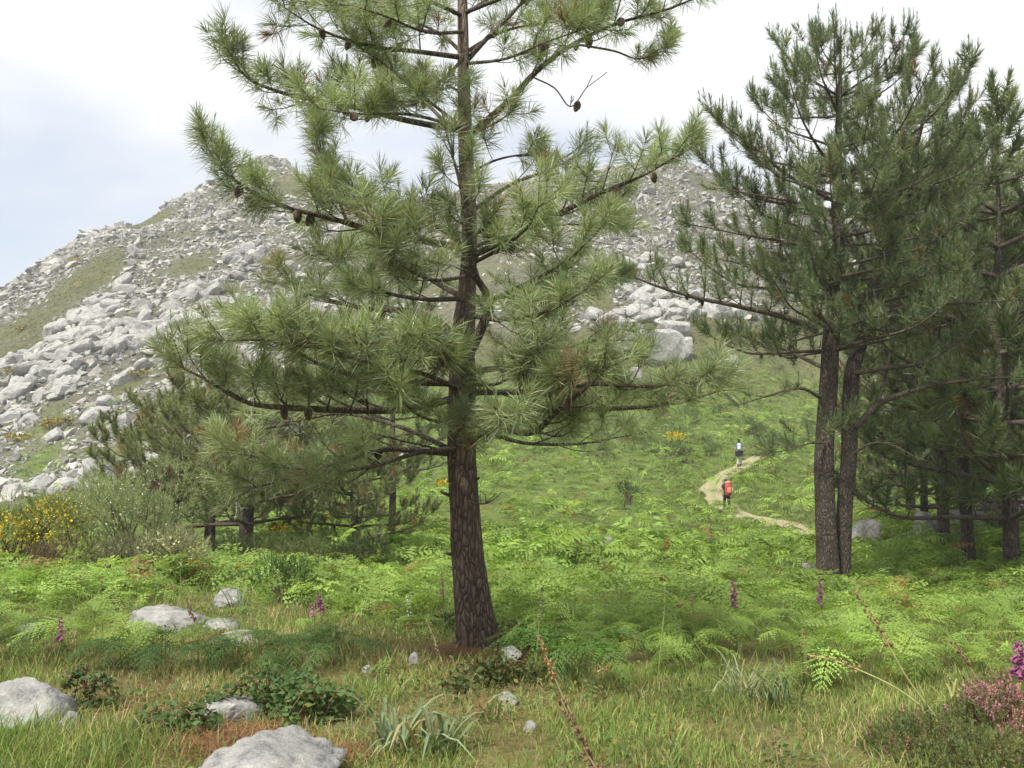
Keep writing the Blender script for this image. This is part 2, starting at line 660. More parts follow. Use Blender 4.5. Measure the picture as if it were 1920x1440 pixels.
# how much bare rock the mountain shows: 0 heath ... 1 rock
GREENS = [  # centre x, y, half length, half width, angle (degrees, up to the right) in the photograph
    (40, 640, 130, 42, 38), (165, 525, 105, 34, 38), (290, 415, 75, 18, 22), (360, 500, 60, 20, 28), (20, 760, 60, 25, 40),
    (230, 590, 70, 14, 35), (90, 790, 55, 22, 40), (430, 545, 40, 14, 20), (520, 490, 50, 28, 0), (560, 640, 80, 40, 10),
    (480, 345, 50, 18, -35), (540, 350, 60, 22, -30), (80, 860, 60, 18, 40), (240, 720, 40, 14, 30),
    (720, 700, 170, 60, 10), (800, 520, 120, 50, 0), (1000, 720, 200, 50, 0), (1250, 690, 330, 45, 0), (1450, 640, 250, 40, 0),
    (1700, 650, 250, 110, 0), (1120, 560, 30, 40, 0), (1330, 600, 40, 12, 0), (1340, 350, 60, 16, -20)]


def rockiness(P):
    px, py = proj(P)
    n1 = fbm(P * 0.035, 4)
    n2 = fbm(np.stack([P[:, 0] * 0.09, P[:, 1] * 0.09, P[:, 2] * 0.09], -1) + 31, 4)
    g = np.zeros(len(P))
    for cx, cy, a, b, an in GREENS:
        an = math.radians(an)
        dx, dy = px - cx, -(py - cy)
        u, v = dx * math.cos(an) + dy * math.sin(an), -dx * math.sin(an) + dy * math.cos(an)
        g = np.maximum(g, np.clip(1.5 - np.sqrt((u / a) ** 2 + (v / b) ** 2) * 1.1, 0, 1) * .95)
    r = 1.22 - g * 1.1 + (n2 - 0.5) * 2.8 + (n1 - 0.5) * 0.8
    foot = np.interp(px, [-400, 0, 250, 420, 600, 760, 900, 1100, 1300, 1500, 1700], [960, 950, 920, 860, 780, 700, 640, 610, 625, 600, 520])
    r = r * smooth01((foot - py) / 50 + 0.5)
    return np.clip(r, 0, 1)


GP = np.stack([GX.ravel(), GY.ravel(), GZ.ravel()], -1)
x_, y_ = GP[:, 0], GP[:, 1]
na = fbm2(x_, y_, 0.35, 4, 21)[:, None]
nb = fbm2(x_, y_, 0.08, 4, 22)[:, None]
c_near = np.array([0.118, 0.118, 0.05]) * (0.7 + 0.6 * na) + np.array([-0.02, 0.02, -0.005]) * (nb * 2 - 1)
c_mead = np.array([0.105, 0.145, 0.042]) * (0.75 + 0.5 * na)
c_heath = np.array([0.092, 0.102, 0.048]) * (0.7 + 0.6 * nb) + np.array([0.05, 0.03, 0.01]) * np.clip(na * 3 - 1.5, 0, 1)
c_rock_gap = np.array([0.155, 0.153, 0.125]) * (0.8 + 0.4 * na)  # ground between the boulders, coloured darker so gaps read as shaded crevices
rk = np.where(y_ > 45, rockiness(GP), 0)[:, None]
f1 = smooth01((y_ - 7) / 6)[:, None]
f2 = smooth01((y_ - 75) / 35)[:, None]
gc = c_near * (1 - f1) + c_mead * f1
gc = gc * (1 - f2) + c_heath * f2
gc = gc * (1 - rk * 0.75) + c_rock_gap * rk * 0.75
nx, ny = len(gx), len(gy)
ii, jj = np.meshgrid(np.arange(ny - 1), np.arange(nx - 1), indexing='ij')
q = (ii * nx + jj).ravel()
gme = mesh('ground', GP, np.stack([q, q + 1, q + nx + 1, q + nx], 1), M_ground, np.concatenate([gc, rk], 1), True)
tag(put('ground', gme), None, kind='structure')


def path_material():
    m, n, l, b, out = new_mat('trodden_path')
    a_ = n.new('ShaderNodeAttribute')
    a_.attribute_name = 'Col'
    n1 = noise(n, l, 2.5, 5, 0.6)
    n2 = noise(n, l, 25, 4, 0.6)
    r1 = ramp(n, l, n1.outputs['Fac'], [(0.3, (0.8, 0.82, 0.75)), (0.7, (1.2, 1.15, 1.1))])
    r2 = ramp(n, l, n2.outputs['Fac'], [(0.3, (0.8,) * 3), (0.7, (1.15,) * 3)])
    c = mixc(n, l, a_.outputs['Color'], r1.outputs['Color'], 1.0, 'MULTIPLY')
    l.new(mixc(n, l, c, r2.outputs['Color'], 1.0, 'MULTIPLY'), b.inputs['Base Color'])
    b.inputs['Roughness'].default_value = 0.95
    bump(n, l, b, n2.outputs['Fac'], 0.5, 0.02)
    return m


wd = np.linspace(-1, 1, 13)
tp = norm(np.gradient(PP, axis=0))
sd = norm(np.stack([tp[:, 1], -tp[:, 0], np.zeros(len(tp))], -1))
half = 0.62 + 0.12 * np.sin(np.arange(len(PP)) * 0.35) + 0.7 * (fbm2(PP[:, 0], PP[:, 1], 0.5, 2, 5) - 0.5)
PV = PP[:, None] + sd[:, None] * (wd[None, :, None] * half[:, None, None])
PV[..., 2] = H(PV[..., 0], PV[..., 1]) + 0.05
PV[:, 0, 2] -= 0.08
PV[:, -1, 2] -= 0.08
sandy = np.array([0.30, 0.25, 0.165])
grassy = np.array([0.21, 0.225, 0.085])
s_ = np.linspace(0, 1, len(PP))
gr = (np.exp(-(wd / 0.3) ** 2)[None] * np.clip((s_ - 0.3) * 4, 0, 1)[:, None] * (s_ < 0.75)[:, None] * 0.95
      + (np.abs(wd) > 0.72)[None] * 0.7)
gr = np.clip(gr + (fbm2(PV[..., 0], PV[..., 1], 1.6, 3, 2) - 0.45) * 1.2, 0, 1)[..., None]
PC = sandy * (1 - gr) + grassy * gr
i, j = np.meshgrid(np.arange(len(PP) - 1), np.arange(12), indexing='ij')
q = (i * 13 + j).ravel()
tag(put('path', mesh('path', PV.reshape(-1, 3), np.stack([q, q + 13, q + 14, q + 1], 1), path_material(), PC.reshape(-1, 3), True)), None, kind='structure')

# ------------------------------------------------------------------ rocks
def ico(sub):
    import bmesh
    bm = bmesh.new()
    bmesh.ops.create_icosphere(bm, subdivisions=sub, radius=1)
    V = np.array([v.co[:] for v in bm.verts])
    Fc = np.array([[v.index for v in f.verts] for f in bm.faces])
    bm.free()
    return norm(V), Fc


ICO = {k: ico(k) for k in (2, 3, 5)}


def rock_shape(seed, sub=3, cuts=14, rough=0.06, soft=0.0, size=(1, 1, 1), block=False):
    r = np.random.default_rng(seed)
    V, Fc = ICO[sub]
    N = norm(r.normal(size=(cuts, 3)))
    if block:
        ax = np.concatenate([np.eye(3), -np.eye(3)]) + r.normal(0, 0.16, (6, 3))
        N = norm(np.concatenate([ax, N]))
        cuts = len(N)
    d = r.uniform(0.62, 0.95, cuts)
    rad = np.full(len(V), 1.05)
    dots = V @ N.T
    rr = np.where(dots > 0.05, d / np.maximum(dots, 0.05), 9)
    if soft:
        rad = (np.concatenate([rr, rad[:, None]], 1) ** (-1 / soft)).sum(1) ** (-soft)
    else:
        rad = np.minimum(rad, rr.min(1))
    P = V * rad[:, None]
    P = P * (1 + rough * 2 * (fbm(P * 2.2 + seed * 7.7, 5) - 0.5))[:, None]
    P = P + V * (rough * 0.5 * (fbm(P * 7 + seed, 3) - 0.5))[:, None]
    if sub >= 5:
        for k in range(2):
            g = fbm(P * (1.1 + .6 * k) + seed * 3.1 + k * 40, 3)
            P = P - V * (0.05 * np.exp(-((g - 0.5) / 0.016) ** 2))[:, None]
    return P * np.asarray(size), Fc


def hull_shape(seed, npts=14):
    import bmesh
    r = np.random.default_rng(seed)
    P = norm(r.normal(size=(npts, 3))) * r.uniform(0.8, 1.05, (npts, 1))
    bm = bmesh.new()
    vs = [bm.verts.new(p) for p in P]
    bmesh.ops.convex_hull(bm, input=vs)
    loose = [v for v in bm.verts if not v.link_faces]
    bmesh.ops.delete(bm, geom=loose, context='VERTS')
    bm.verts.index_update()
    V = np.array([v.co[:] for v in bm.verts])
    Fc = np.array([[v.index for v in f.verts] for f in bm.faces])
    bm.free()
    return V, Fc


# candidates on the mountain
N = 250000
cx = rng.uniform(-1.05, 0.85, N)
cyl = rng.uniform(0, 1, N)
Yc = np.sqrt(62 ** 2 + cyl * (262 ** 2 - 62 ** 2))
Xc = cx * Yc
Pc = np.stack([Xc, Yc, H(Xc, Yc)], -1)
rk = rockiness(Pc)
keep = rng.uniform(0, 1, N) < np.clip((rk - 0.30) * 1.5, 0.0015, 0.85) * 0.60
px, py = proj(Pc)
keep &= ~(((px > 640) & (px < 1000)) | (px > 1480)) | (rng.uniform(0, 1, N) < 0.3)
keep &= (px > -200) & (px < 2050) & (dpath(Xc, Yc) > 4)
Pc, rk, px, py = Pc[keep], rk[keep], px[keep], py[keep]
n = len(Pc)
blk = fbm(Pc * 0.05 + 90, 3)
size = np.exp(rng.normal(-1.26, 0.58, n)) * (0.6 + 0.5 * rk) * (0.75 + 1.1 * smooth01((blk - 0.52) * 6))
size = np.clip(size, 0.16, 1.5) * np.interp(Pc[:, 1], [60, 150], [0.85, 1.05])
# lower slope under the scree is strewn with few, smaller stones
asp = np.stack([rng.uniform(1.1, 1.9, n), rng.uniform(0.8, 1.1, n), rng.uniform(0.6, 0.95, n)], -1)
yaw = rng.normal(0.55, 0.5, n)
yaw = np.where(px > 900, rng.uniform(0, 6.28, n), yaw)
Mb = rotz(yaw) @ rotd(rng.normal(-0.35, 0.35, n)) @ rotx(rng.normal(0.25, 0.3, n))
Mb = Mb * (asp * size[:, None])[:, None, :]
Tb = Pc + np.array([0, 0, 1]) * (size * rng.uniform(0.05, 0.4, n))[:, None]
tone = 0.60 + 0.8 * rng.uniform(0, 1, n) ** 1.3
toneC = np.stack([tone * rng.uniform(0.98, 1.04, n), tone, tone * rng.uniform(0.93, 1.0, n)], -1)
shown = size / Pc[:, 1] * ((px > 0) & (px < 1920) & (py > 0))
hidden = ((px > 560) & (px < 1050)) | (px > 1470) | (py > 930)
order = np.argsort(-(shown * np.where(hidden, 0.2, 1)))
BIG, REST = order[:280], order[280:]
protos = [mesh('boulder', *rock_shape(100 + k, 3, 5, 0.03, block=True), M_hillrock, smooth=False) for k in range(14)]
for q, i in enumerate(BIG):
    o = bpy.data.objects.new('boulder', protos[q % len(protos)])
    COL.objects.link(o)
    mtx = np.eye(4)
    mtx[:3, :3] = Mb[i]
    mtx[:3, 3] = Tb[i]
    from mathutils import Matrix
    o.matrix_world = Matrix(mtx.tolist())
    tag(o, 'large pale grey granite boulder among the many strewn over the mountain slope', 'boulder', 'boulders on the mountain slope')
acc = Acc()
hulls = [hull_shape(300 + k, 8) for k in range(20)]
vi = rng.integers(0, 20, len(REST))
for k in range(20):
    idx = REST[vi == k]
    scatter(acc, hulls[k][0], hulls[k][1], Mb[idx], Tb[idx], toneC[idx])
o = put('boulder_field', acc.mesh('boulder_field', M_field))
tag(o, 'mass of smaller grey granite rocks covering the mountain slope', 'rocks', kind='stuff')
print('rocks', n, 'tris', len(o.data.polygons))


def rock(name, label, px, py, Y, w, h, seed, depth=None, yaw=0.0, tilt=0.0, cuts=12, rough=0.07, soft=0.0, group=None, mat=None, sub=5, sink=0.35):
    """w, h: width and visible height in pixels of the photograph at distance Y; px, py: centre of its foot"""
    p = gpt(px, py) if Y is None else gY(px, Y)
    s = p[1] / F
    W_, H_ = w * s / 2, h * s
    D_ = (depth if depth else 0.8) * W_
    tot = H_ / (1 - sink) / 2 * 1.05
    V, Fc = rock_shape(seed, sub, 4 if sub == 3 else cuts, rough, soft, (W_, D_, tot), sub == 3)
    c, s2 = math.cos(yaw), math.sin(yaw)
    ct, st = math.cos(tilt), math.sin(tilt)
    V = V @ np.array([[ct, 0, st], [0, 1, 0], [-st, 0, ct]]).T
    V = V @ np.array([[c, -s2, 0], [s2, c, 0], [0, 0, 1]]).T
    me = mesh(name, V, Fc, mat or M_rock, smooth=sub != 3)
    o = put(name, me, loc=(p[0], p[1], p[2] + tot * (1 - 2 * sink)))
    tag(o, label, 'rock' if 'boulder' not in name else 'boulder', group)
    return o


ROCKS = []   # x, y, radius: nothing grows inside


def rk_(*a, **k):
    o = rock(*a, **k)
    ROCKS.append((o.location.x, o.location.y, max(o.dimensions.x, 0.05) / 2))
    return o


rk_('rock', 'large flat lichen-spotted granite rock at the bottom edge of the grass', 505, 1492, None, 285, 104, 1, 1.3, soft=0.01, cuts=11, sink=0.45, rough=.13)
rk_('rock', 'rounded grey rock at the left edge beside the long grass', 40, 1360, None, 178, 76, 2, 0.9, soft=0.01, cuts=10, sink=0.45, rough=.13)
rk_('rock', 'small pale stone at the right foot of the rounded grey rock', 128, 1368, None, 46, 32, 3, soft=0.05)
rk_('rock', 'low grey rock half hidden by brambles', 432, 1345, None, 118, 40, 4, 0.8, soft=0.02, sink=.42)
rk_('rock', 'small whitish stone right of the brambles', 592, 1318, None, 30, 18, 5)
rk_('rock', 'broad low slab of bare granite behind the dark ferns', 310, 1176, None, 150, 36, 6, 1.3, soft=0.01, cuts=9, sink=.47, rough=.13)
rk_('rock', 'small flat stone at the right end of the broad slab', 408, 1184, None, 75, 20, 7, 1.2, sink=.45)
rk_('rock', 'thin pale stone strip in front of the broad slab', 445, 1206, None, 100, 18, 8, 1.2, sink=.45)
rk_('rock', 'blocky pale grey rock standing behind the broad slab', 428, 1140, None, 50, 34, 9, 0.9, cuts=8)
rk_('rock', 'small rounded pale rock among ferns near the left edge', 52, 1190, None, 50, 24, 10, soft=0.05)
rk_('rock', 'white rounded stone beside the trunk foot of the nearest pine', 958, 1246, None, 46, 30, 11, soft=0.04)
rk_('rock', 'small upright stone in the dry grass left of the nearest pine', 777, 1257, None, 22, 30, 12)
rk_('rock', 'tiny white stone in the dry grass left of the small upright stone', 690, 1262, None, 22, 12, 13)
rk_('rock', 'small white stone in the grass below the big green fern', 950, 1322, None, 42, 22, 14)
rk_('rock', 'pale stone nearly buried in the foreground grass', 996, 1372, None, 30, 18, 15)
rk_('rock', 'white rock showing above the bracken left of the path', 1132, 978, 27, 42, 36, 16, sub=3)
rk_('rock', 'small white stone in bracken left of the twin-trunked pine', 1513, 1030, 20, 30, 34, 17, sub=3)
rk_('rock', 'slanting pale rock just right of the twin trunks', 1618, 985, 30, 54, 58, 18, tilt=0.5, sub=3)
rk_('rock', 'upright white rock between bracken right of the path', 1730, 986, 30, 38, 62, 19, cuts=8, sub=3)
rk_('rock', 'long low grey rock lying under the right-hand pines', 1798, 990, 30, 100, 60, 20, tilt=-0.2, cuts=8, sub=3)
rk_('rock', 'tan rock behind the long low grey rock', 1855, 962, 33, 42, 56, 21, sub=3)
rk_('rock', 'pale boulder cut by the right edge under the pines', 1912, 972, 31.5, 80, 72, 22, sub=3)
for q, (a, b, Y, w, h, s, lab) in enumerate([
        (1235, 636, 100, 108, 66, 31, 'biggest white rounded boulder below the scree, cracked on its right side'),
        (1283, 640, 99, 48, 52, 32, 'white boulder leaning against the right of the biggest white boulder'),
        (1268, 600, 106, 66, 36, 33, 'white boulder perched behind the biggest white boulder'),
        (1172, 606, 104, 52, 44, 34, 'slanted white boulder left of the biggest white boulder'),
        (1146, 602, 105, 30, 30, 35, 'small white boulder at the left end of the boulder cluster'),
        (1196, 676, 90, 28, 40, 36, 'pointed white rock standing below the boulder cluster'),
        (1150, 632, 98, 20, 12, 37, 'small white stone under the slanted white boulder'),
        (1380, 636, 98, 20, 18, 38, 'small white stone seen just right of the long pine branch tip'),
        (760, 870, 62, 30, 22, 39, 'white stone on the slope right of the dark thin trunk'),
        (758, 982, 34, 20, 22, 40, 'white stone left of the nearest trunk in the green slope')]):
    rk_('boulder', lab, a, b, Y, w, h, s, 0.9, sub=3, cuts=9, mat=M_hillrock, sink=0.2)

# ------------------------------------------------------------------ pine building blocks
def needles(acc, P, A, L, K, nl, wd_, colr, seg=1, spread=(20, 80), r=None):
    """tufts of needles: P base, A axis, L shoot length (per tuft)"""
    r = r or rng
    P, A = np.asarray(P, float), norm(A)
    n = len(P)
    if n == 0:
        return
    L = np.broadcast_to(np.asarray(L, float), (n,))
    ref = np.where(np.abs(A[:, 2:3]) < 0.9, np.array([[0, 0, 1.0]]), np.array([[1.0, 0, 0]]))
    B = norm(np.cross(A, ref))
    C = np.cross(A, B)
    u = r.uniform(0, 1, (n, K)) ** 0.8
    ph = r.uniform(0, 2 * math.pi, (n, K))
    th = np.radians(spread[1] + (spread[0] - spread[1]) * u + r.normal(0, 9, (n, K)))
    ln = nl * r.uniform(0.72, 1.12, (n, K)) * (1 - 0.25 * u) * r.uniform(0.72, 1.14, (n, 1))
    keep_ = r.uniform(0, 1, (n, K)) < r.uniform(0.6, 1.0, (n, 1))
    S = P[:, None] + A[:, None] * (L[:, None] * u)[..., None]
    D = np.cos(th)[..., None] * A[:, None] + np.sin(th)[..., None] * (np.cos(ph)[..., None] * B[:, None] + np.sin(ph)[..., None] * C[:, None])
    sidev = norm(np.cross(D, norm(r.normal(size=(n, K, 3)))))
    w = wd_ * r.uniform(0.8, 1.2, (n, K))[..., None] * 0.5
    E = S + D * ln[..., None]
    c = np.asarray(colr, float)
    if c.ndim == 1:
        c = np.broadcast_to(c, (n, 3))
    cn = c[:, None] * r.uniform(0.72, 1.3, (n, K))[..., None]
    cn = cn + np.array([0.05, 0.02, 0]) * (r.uniform(0, 1, (n, K)) < 0.05)[..., None]
    if seg == 1:
        V = np.stack([S - sidev * w, S + sidev * w, E], 2)[keep_]
        Fc = np.arange(len(V) * 3).reshape(-1, 3)
        acc.add(V.reshape(-1, 3), Fc, np.repeat(cn[keep_], 3, 0))
    else:
        bend = norm(A[:, None] * 0.5 + np.array([0, 0, -0.6])) * (0.22 * ln)[..., None]
        Mm = S + D * (ln * 0.55)[..., None]
        E = E + bend * r.uniform(-0.2, 1.0, (n, K))[..., None]
        V = np.stack([S - sidev * w * 0.8, S + sidev * w * 0.8, Mm - sidev * w, Mm + sidev * w, E], 2)[keep_]
        o = (np.arange(len(V)) * 5)[:, None]
        Fc = np.concatenate([o + [0, 1, 3], o + [0, 3, 2], o + [2, 3, 4]])
        acc.add(V.reshape(-1, 3), Fc, np.repeat(cn[keep_], 5, 0))


def buds(acc, P, A, ln, wd_, colr):
    """the brown bud that ends a shoot"""
    P, A = np.asarray(P, float), norm(A)
    n = len(P)
    if n == 0:
        return
    ref = np.where(np.abs(A[:, 2:3]) < 0.9, np.array([[0, 0, 1.0]]), np.array([[1.0, 0, 0]]))
    B = norm(np.cross(A, ref)) * wd_
    C = norm(np.cross(A, B)) * wd_
    ln = np.broadcast_to(np.asarray(ln, float), (n,))[:, None]
    V = np.stack([P + B, P + C, P - B, P - C, P + A * ln], 1)
    o = (np.arange(n) * 5)[:, None]
    Fc = np.concatenate([o + [0, 1, 4], o + [1, 2, 4], o + [2, 3, 4], o + [3, 0, 4]])
    acc.add(V.reshape(-1, 3), Fc, colr)


def cone_template():
    V, C = [], []
    rings, sides = 10, 10
    for i in range(rings):
        t = i / (rings - 1)
        r0 = 0.5 * math.sin(math.pi * (0.08 + 0.87 * t)) ** 0.7 * (1 - 0.35 * t)
        for j in range(sides * 2):
            up = (j + i) % 2 == 0
            a = (j + 0.5 * i) * math.pi / sides
            r = r0 * (1.18 if up else 0.72)
            V.append((r * math.cos(a), r * math.sin(a), -t * 1.0))
            C.append((0.22, 0.17, 0.13) if up else (0.018, 0.013, 0.01))
    S = sides * 2
    Fc = []
    for i in range(rings - 1):
        for j in range(S):
            a, b = i * S + j, i * S + (j + 1) % S
            Fc += [(a, b, b + S), (a, b + S, a + S)]
    V.append((0, 0, -1.02))
    C.append((0.1, 0.07, 0.05))
    e = (rings - 1) * S
    for j in range(S):
        Fc.append((e + j, e + (j + 1) % S, len(V) - 1))
    return mesh('pine_cone', np.array(V), np.array(Fc), M_cone, np.array(C))


CONE = cone_template()


def add_cone(parent, p, origin, size, r):
    d = norm(np.array([r.normal(0, .5), r.normal(0, .5), 1.0]))
    q = Vector(d).to_track_quat('Z', 'Y').to_euler()
    return put('pine_cone', CONE, parent, np.asarray(p) - origin, q, (size * 0.72, size * 0.72, size))


def grow(path, r0, r1, r, cfg):
    """a limb with twigs: returns tubes and tufts"""
    n = 16
    P = spline(path, n)
    seglen = np.linalg.norm(np.diff(P, axis=0), axis=1)
    L = seglen.sum()
    P = P + (vn_off(P, r) * min(0.05, L * 0.02))
    tubes = [(P, np.linspace(r0, r1, n), 8)]
    tp_, ta, tl = [], [], []
    up = np.array([0, 0, 1.0])
    s = cfg.get('start', 0.35) * L
    acc_len = np.concatenate([[0], np.cumsum(seglen)])
    side = 1 if r.uniform() < 0.5 else -1
    step, l2 = cfg.get('step', 0.16), cfg.get('l2', 0.6)
    shoot = cfg.get('shoot', 0.2)
    lift = cfg.get('lift', 0.45)

    def tuft(p, d, l):
        tp_.append(p)
        ta.append(d)
        tl.append(l)

    while s < L * 0.985:
        f = s / L
        p = np.array([np.interp(s, acc_len, P[:, k]) for k in range(3)])
        t = norm(np.array([np.interp(min(s + 0.05, L), acc_len, P[:, k]) for k in range(3)]) - np.array([np.interp(max(s - 0.05, 0), acc_len, P[:, k]) for k in range(3)]))
        lat = norm(np.cross(t, up)) * side
        d = norm(t * r.uniform(0.35, 0.8) + lat * r.uniform(0.4, 1.0) + up * r.uniform(-0.15, 0.5) + r.normal(0, 0.12, 3))
        ll = l2 * (1.05 - 0.62 * f) * r.uniform(0.55, 1.15)
        e1 = p + d * ll * 0.55 + r.normal(0, 0.02, 3)
        d2 = norm(d + up * lift * r.uniform(0.4, 1.3))
        e2 = e1 + d2 * ll * 0.45
        rr = max(0.0035, r0 * (1 - 0.7 * f) * 0.35) * cfg.get('tw', 1)
        tw = spline([p, e1, e2], 6)
        tubes.append((tw[::1], np.linspace(rr, 0.0035 * cfg.get('tw', 1), 6), 4))
        tuft(e2, norm(d2 + up * 0.35), shoot * r.uniform(0.7, 1.3))
        for _ in range(cfg.get('side', 2)):
            if r.uniform() < 0.85:
                k = r.uniform(0.35, 0.95)
                b = tw[int(k * 5)]
                dd = norm(d * 0.6 + norm(r.normal(size=3)) * 0.7 + up * lift)
                l3 = ll * r.uniform(0.22, 0.5)
                b2 = b + dd * l3
                tubes.append((np.array([b, b2]), [rr * 0.6, 0.003 * cfg.get('tw', 1)], 3))
                tuft(b2, norm(dd + up * 0.3), shoot * r.uniform(0.6, 1.15))
        side = -side
        s += step * r.uniform(0.6, 1.4)
    t = norm(P[-1] - P[-3])
    tuft(P[-1], norm(t + up * 0.3), shoot * 1.3)
    for _ in range(cfg.get('tip', 4)):
        d = norm(t + norm(r.normal(size=3)) * 0.8 + up * lift)
        e = P[-1] + d * r.uniform(0.08, 0.22) * cfg.get('tips', 1)
        tubes.append((np.array([P[-1], e]), [r1 * 0.8, 0.0035], 4))
        tuft(e, norm(d + up * 0.3), shoot)
    return tubes, np.array(tp_), np.array(ta), np.array(tl), P


def vn_off(P, r):
    s = r.uniform(0, 100)
    return np.stack([vnoise(P * 2.5 + s + k * 31.7) - 0.5 for k in range(3)], -1) * np.linspace(0, 1, len(P))[:, None]


def limb_parts(tree, origin, path, r0, r1, r, cfg, style, cones=0, merge=None):
    tubes, tp_, ta, tl, P = grow(path, r0, r1, r, cfg)
    if cfg.get('drop'):
        k = r.uniform(0, 1, len(tp_)) > cfg['drop']
        tp_, ta, tl = tp_[k], ta[k], tl[k]
    A, Nn = merge if merge else (Acc(), Acc())
    for (a, b, c) in tubes:
        A.add(*tube(a, b, c))
    base = np.array(style['col']) * r.uniform(0.82, 1.15)
    c = base * r.uniform(0.75, 1.25, (len(tp_), 1)) + np.array([0.012, 0.004, 0]) * r.normal(0, 1, (len(tp_), 1))
    c = np.clip(c, 0.01, 1)
    dead = r.uniform(0, 1, len(c)) < 0.03
    c[dead] = np.array([.26, .16, .08]) * r.uniform(.7, 1.2, (dead.sum(), 1))
    needles(Nn, tp_ - ta * (tl * 0.55)[:, None], ta, tl, style['K'], style['nl'], style['w'], c, style['seg'], style.get('spread', (15, 75)), r)
    if style.get('bud'):
        kk = r.uniform(0, 1, len(tp_)) < 0.75
        buds(Nn, (tp_ + ta * (tl * 0.42)[:, None])[kk], ta[kk], style['bud'] * r.uniform(0.6, 1.3, kk.sum()), style['bud'] * 0.14, (0.30, 0.17, 0.075))
    if style.get('candle'):
        kk = r.uniform(0, 1, len(tp_)) < style['candle']
        pb = (tp_ + ta * (tl * 0.4)[:, None])[kk]
        up = norm(ta[kk] * 0.35 + np.array([0, 0, 1.0]))
        needles(Nn, pb, up, style['shoot2'], max(10, style['K'] // 2), style['nl'] * 0.36, style['w'], np.array(style['col']) * np.array([0.85, 1.05, 1.0]), 1, (12, 35), r)
    if merge:
        return P
    bo = put('branch', A.mesh('branch', M_limb, origin, True), tree)
    if len(tp_):
        no = put('needles', Nn.mesh('needles', M_needle, origin), bo)
        no['kind'] = 'stuff'
    for _ in range(cones):
        f = r.uniform(0.35, 0.85)
        k = min(int(f * 15), 14)
        add_cone(bo, P[k] + np.array([r.normal(0, .02), r.normal(0, .02), -0.005]), origin, r.uniform(0.07, 0.10), r)
    return P


def trunk_mesh(path, rad, origin, mat, sides=24, n=70, flare=0.35, rough=0.06, seed=0):
    P = spline(path, n)
    t = np.linspace(0, 1, n)
    R_ = np.interp(t, np.linspace(0, 1, len(rad)), rad)
    hgt = P[:, 2] - P[0, 2]
    R_ = R_ * (1 + flare * np.exp(-np.maximum(hgt, 0) / (rad[0] * 1.1)))
    V, Fc = tube(P, R_, sides)
    body = V[:n * sides].reshape(n, sides, 3)
    ctr = P[:, None]
    off = body - ctr
    Q = np.stack([off[..., 0] / R_[:, None] * 3.2, off[..., 1] / R_[:, None] * 3.2, body[..., 2] * 2.2], -1) + seed
    k = 1 + rough * 2 * (fbm(Q, 4) - 0.5)
    lobes = 1 + 0.16 * np.exp(-np.maximum(hgt, 0) / 0.22)[:, None] * np.sin(np.arange(sides) / sides * 2 * math.pi * 5 + seed)[None]
    V[:n * sides] = (ctr + off * (k * lobes)[..., None]).reshape(-1, 3)
    return mesh('trunk', V - origin, Fc, mat, smooth=True)


# ------------------------------------------------------------------ the nearest pine
MAIN_STYLE = dict(col=(0.275, 0.325, 0.162), K=84, nl=0.185, w=0.0041, seg=2, bud=0.045, spread=(16, 105), candle=0.10, shoot2=0.12)
rm = np.random.default_rng(5)
base = at(897, 1205, 7.0)
base[2] = float(H(base[0], base[1]))
pine = empty('pine_tree', base, 'tall nearest pine with one leaning brown trunk and wide spreading branches', 'tree')
tpts = [(903, 1232), (893, 1180), (878, 1050), (872, 960), (865, 850), (866, 740), (868, 640), (876, 540), (880, 440), (874, 300), (870, 180), (868, 60), (866, -60), (862, -200), (862, -320)]
TP = [at(a, b, 7.0) for a, b in tpts]
TR = [v * 7 / F for v in (35, 35, 30.5, 28.5, 27, 25, 22.5, 17, 14.5, 14.5, 12.5, 10.5, 8.5, 6, 2.5)]
put('trunk', trunk_mesh(TP, TR, base, M_bark, 30, 110, 0.42, 0.09, 3.3), pine)
for a_, b_, dx, dz in ((872, 985, .10, .03), (848, 930, -.09, .04), (888, 900, .05, .02), (852, 1040, -.06, .02), (875, 350, .12, .05), (866, 175, -.1, .04)):
    p0 = at(a_, b_, 6.98)
    A = Acc()
    A.add(*tube(spline([p0, p0 + np.array([dx * .6, -.04, dz * .5]), p0 + np.array([dx, -.06, dz])], 5), np.linspace(.016, .008, 5), 7))
    put('branch_stub', A.mesh('branch_stub', M_limb, base, True), pine)
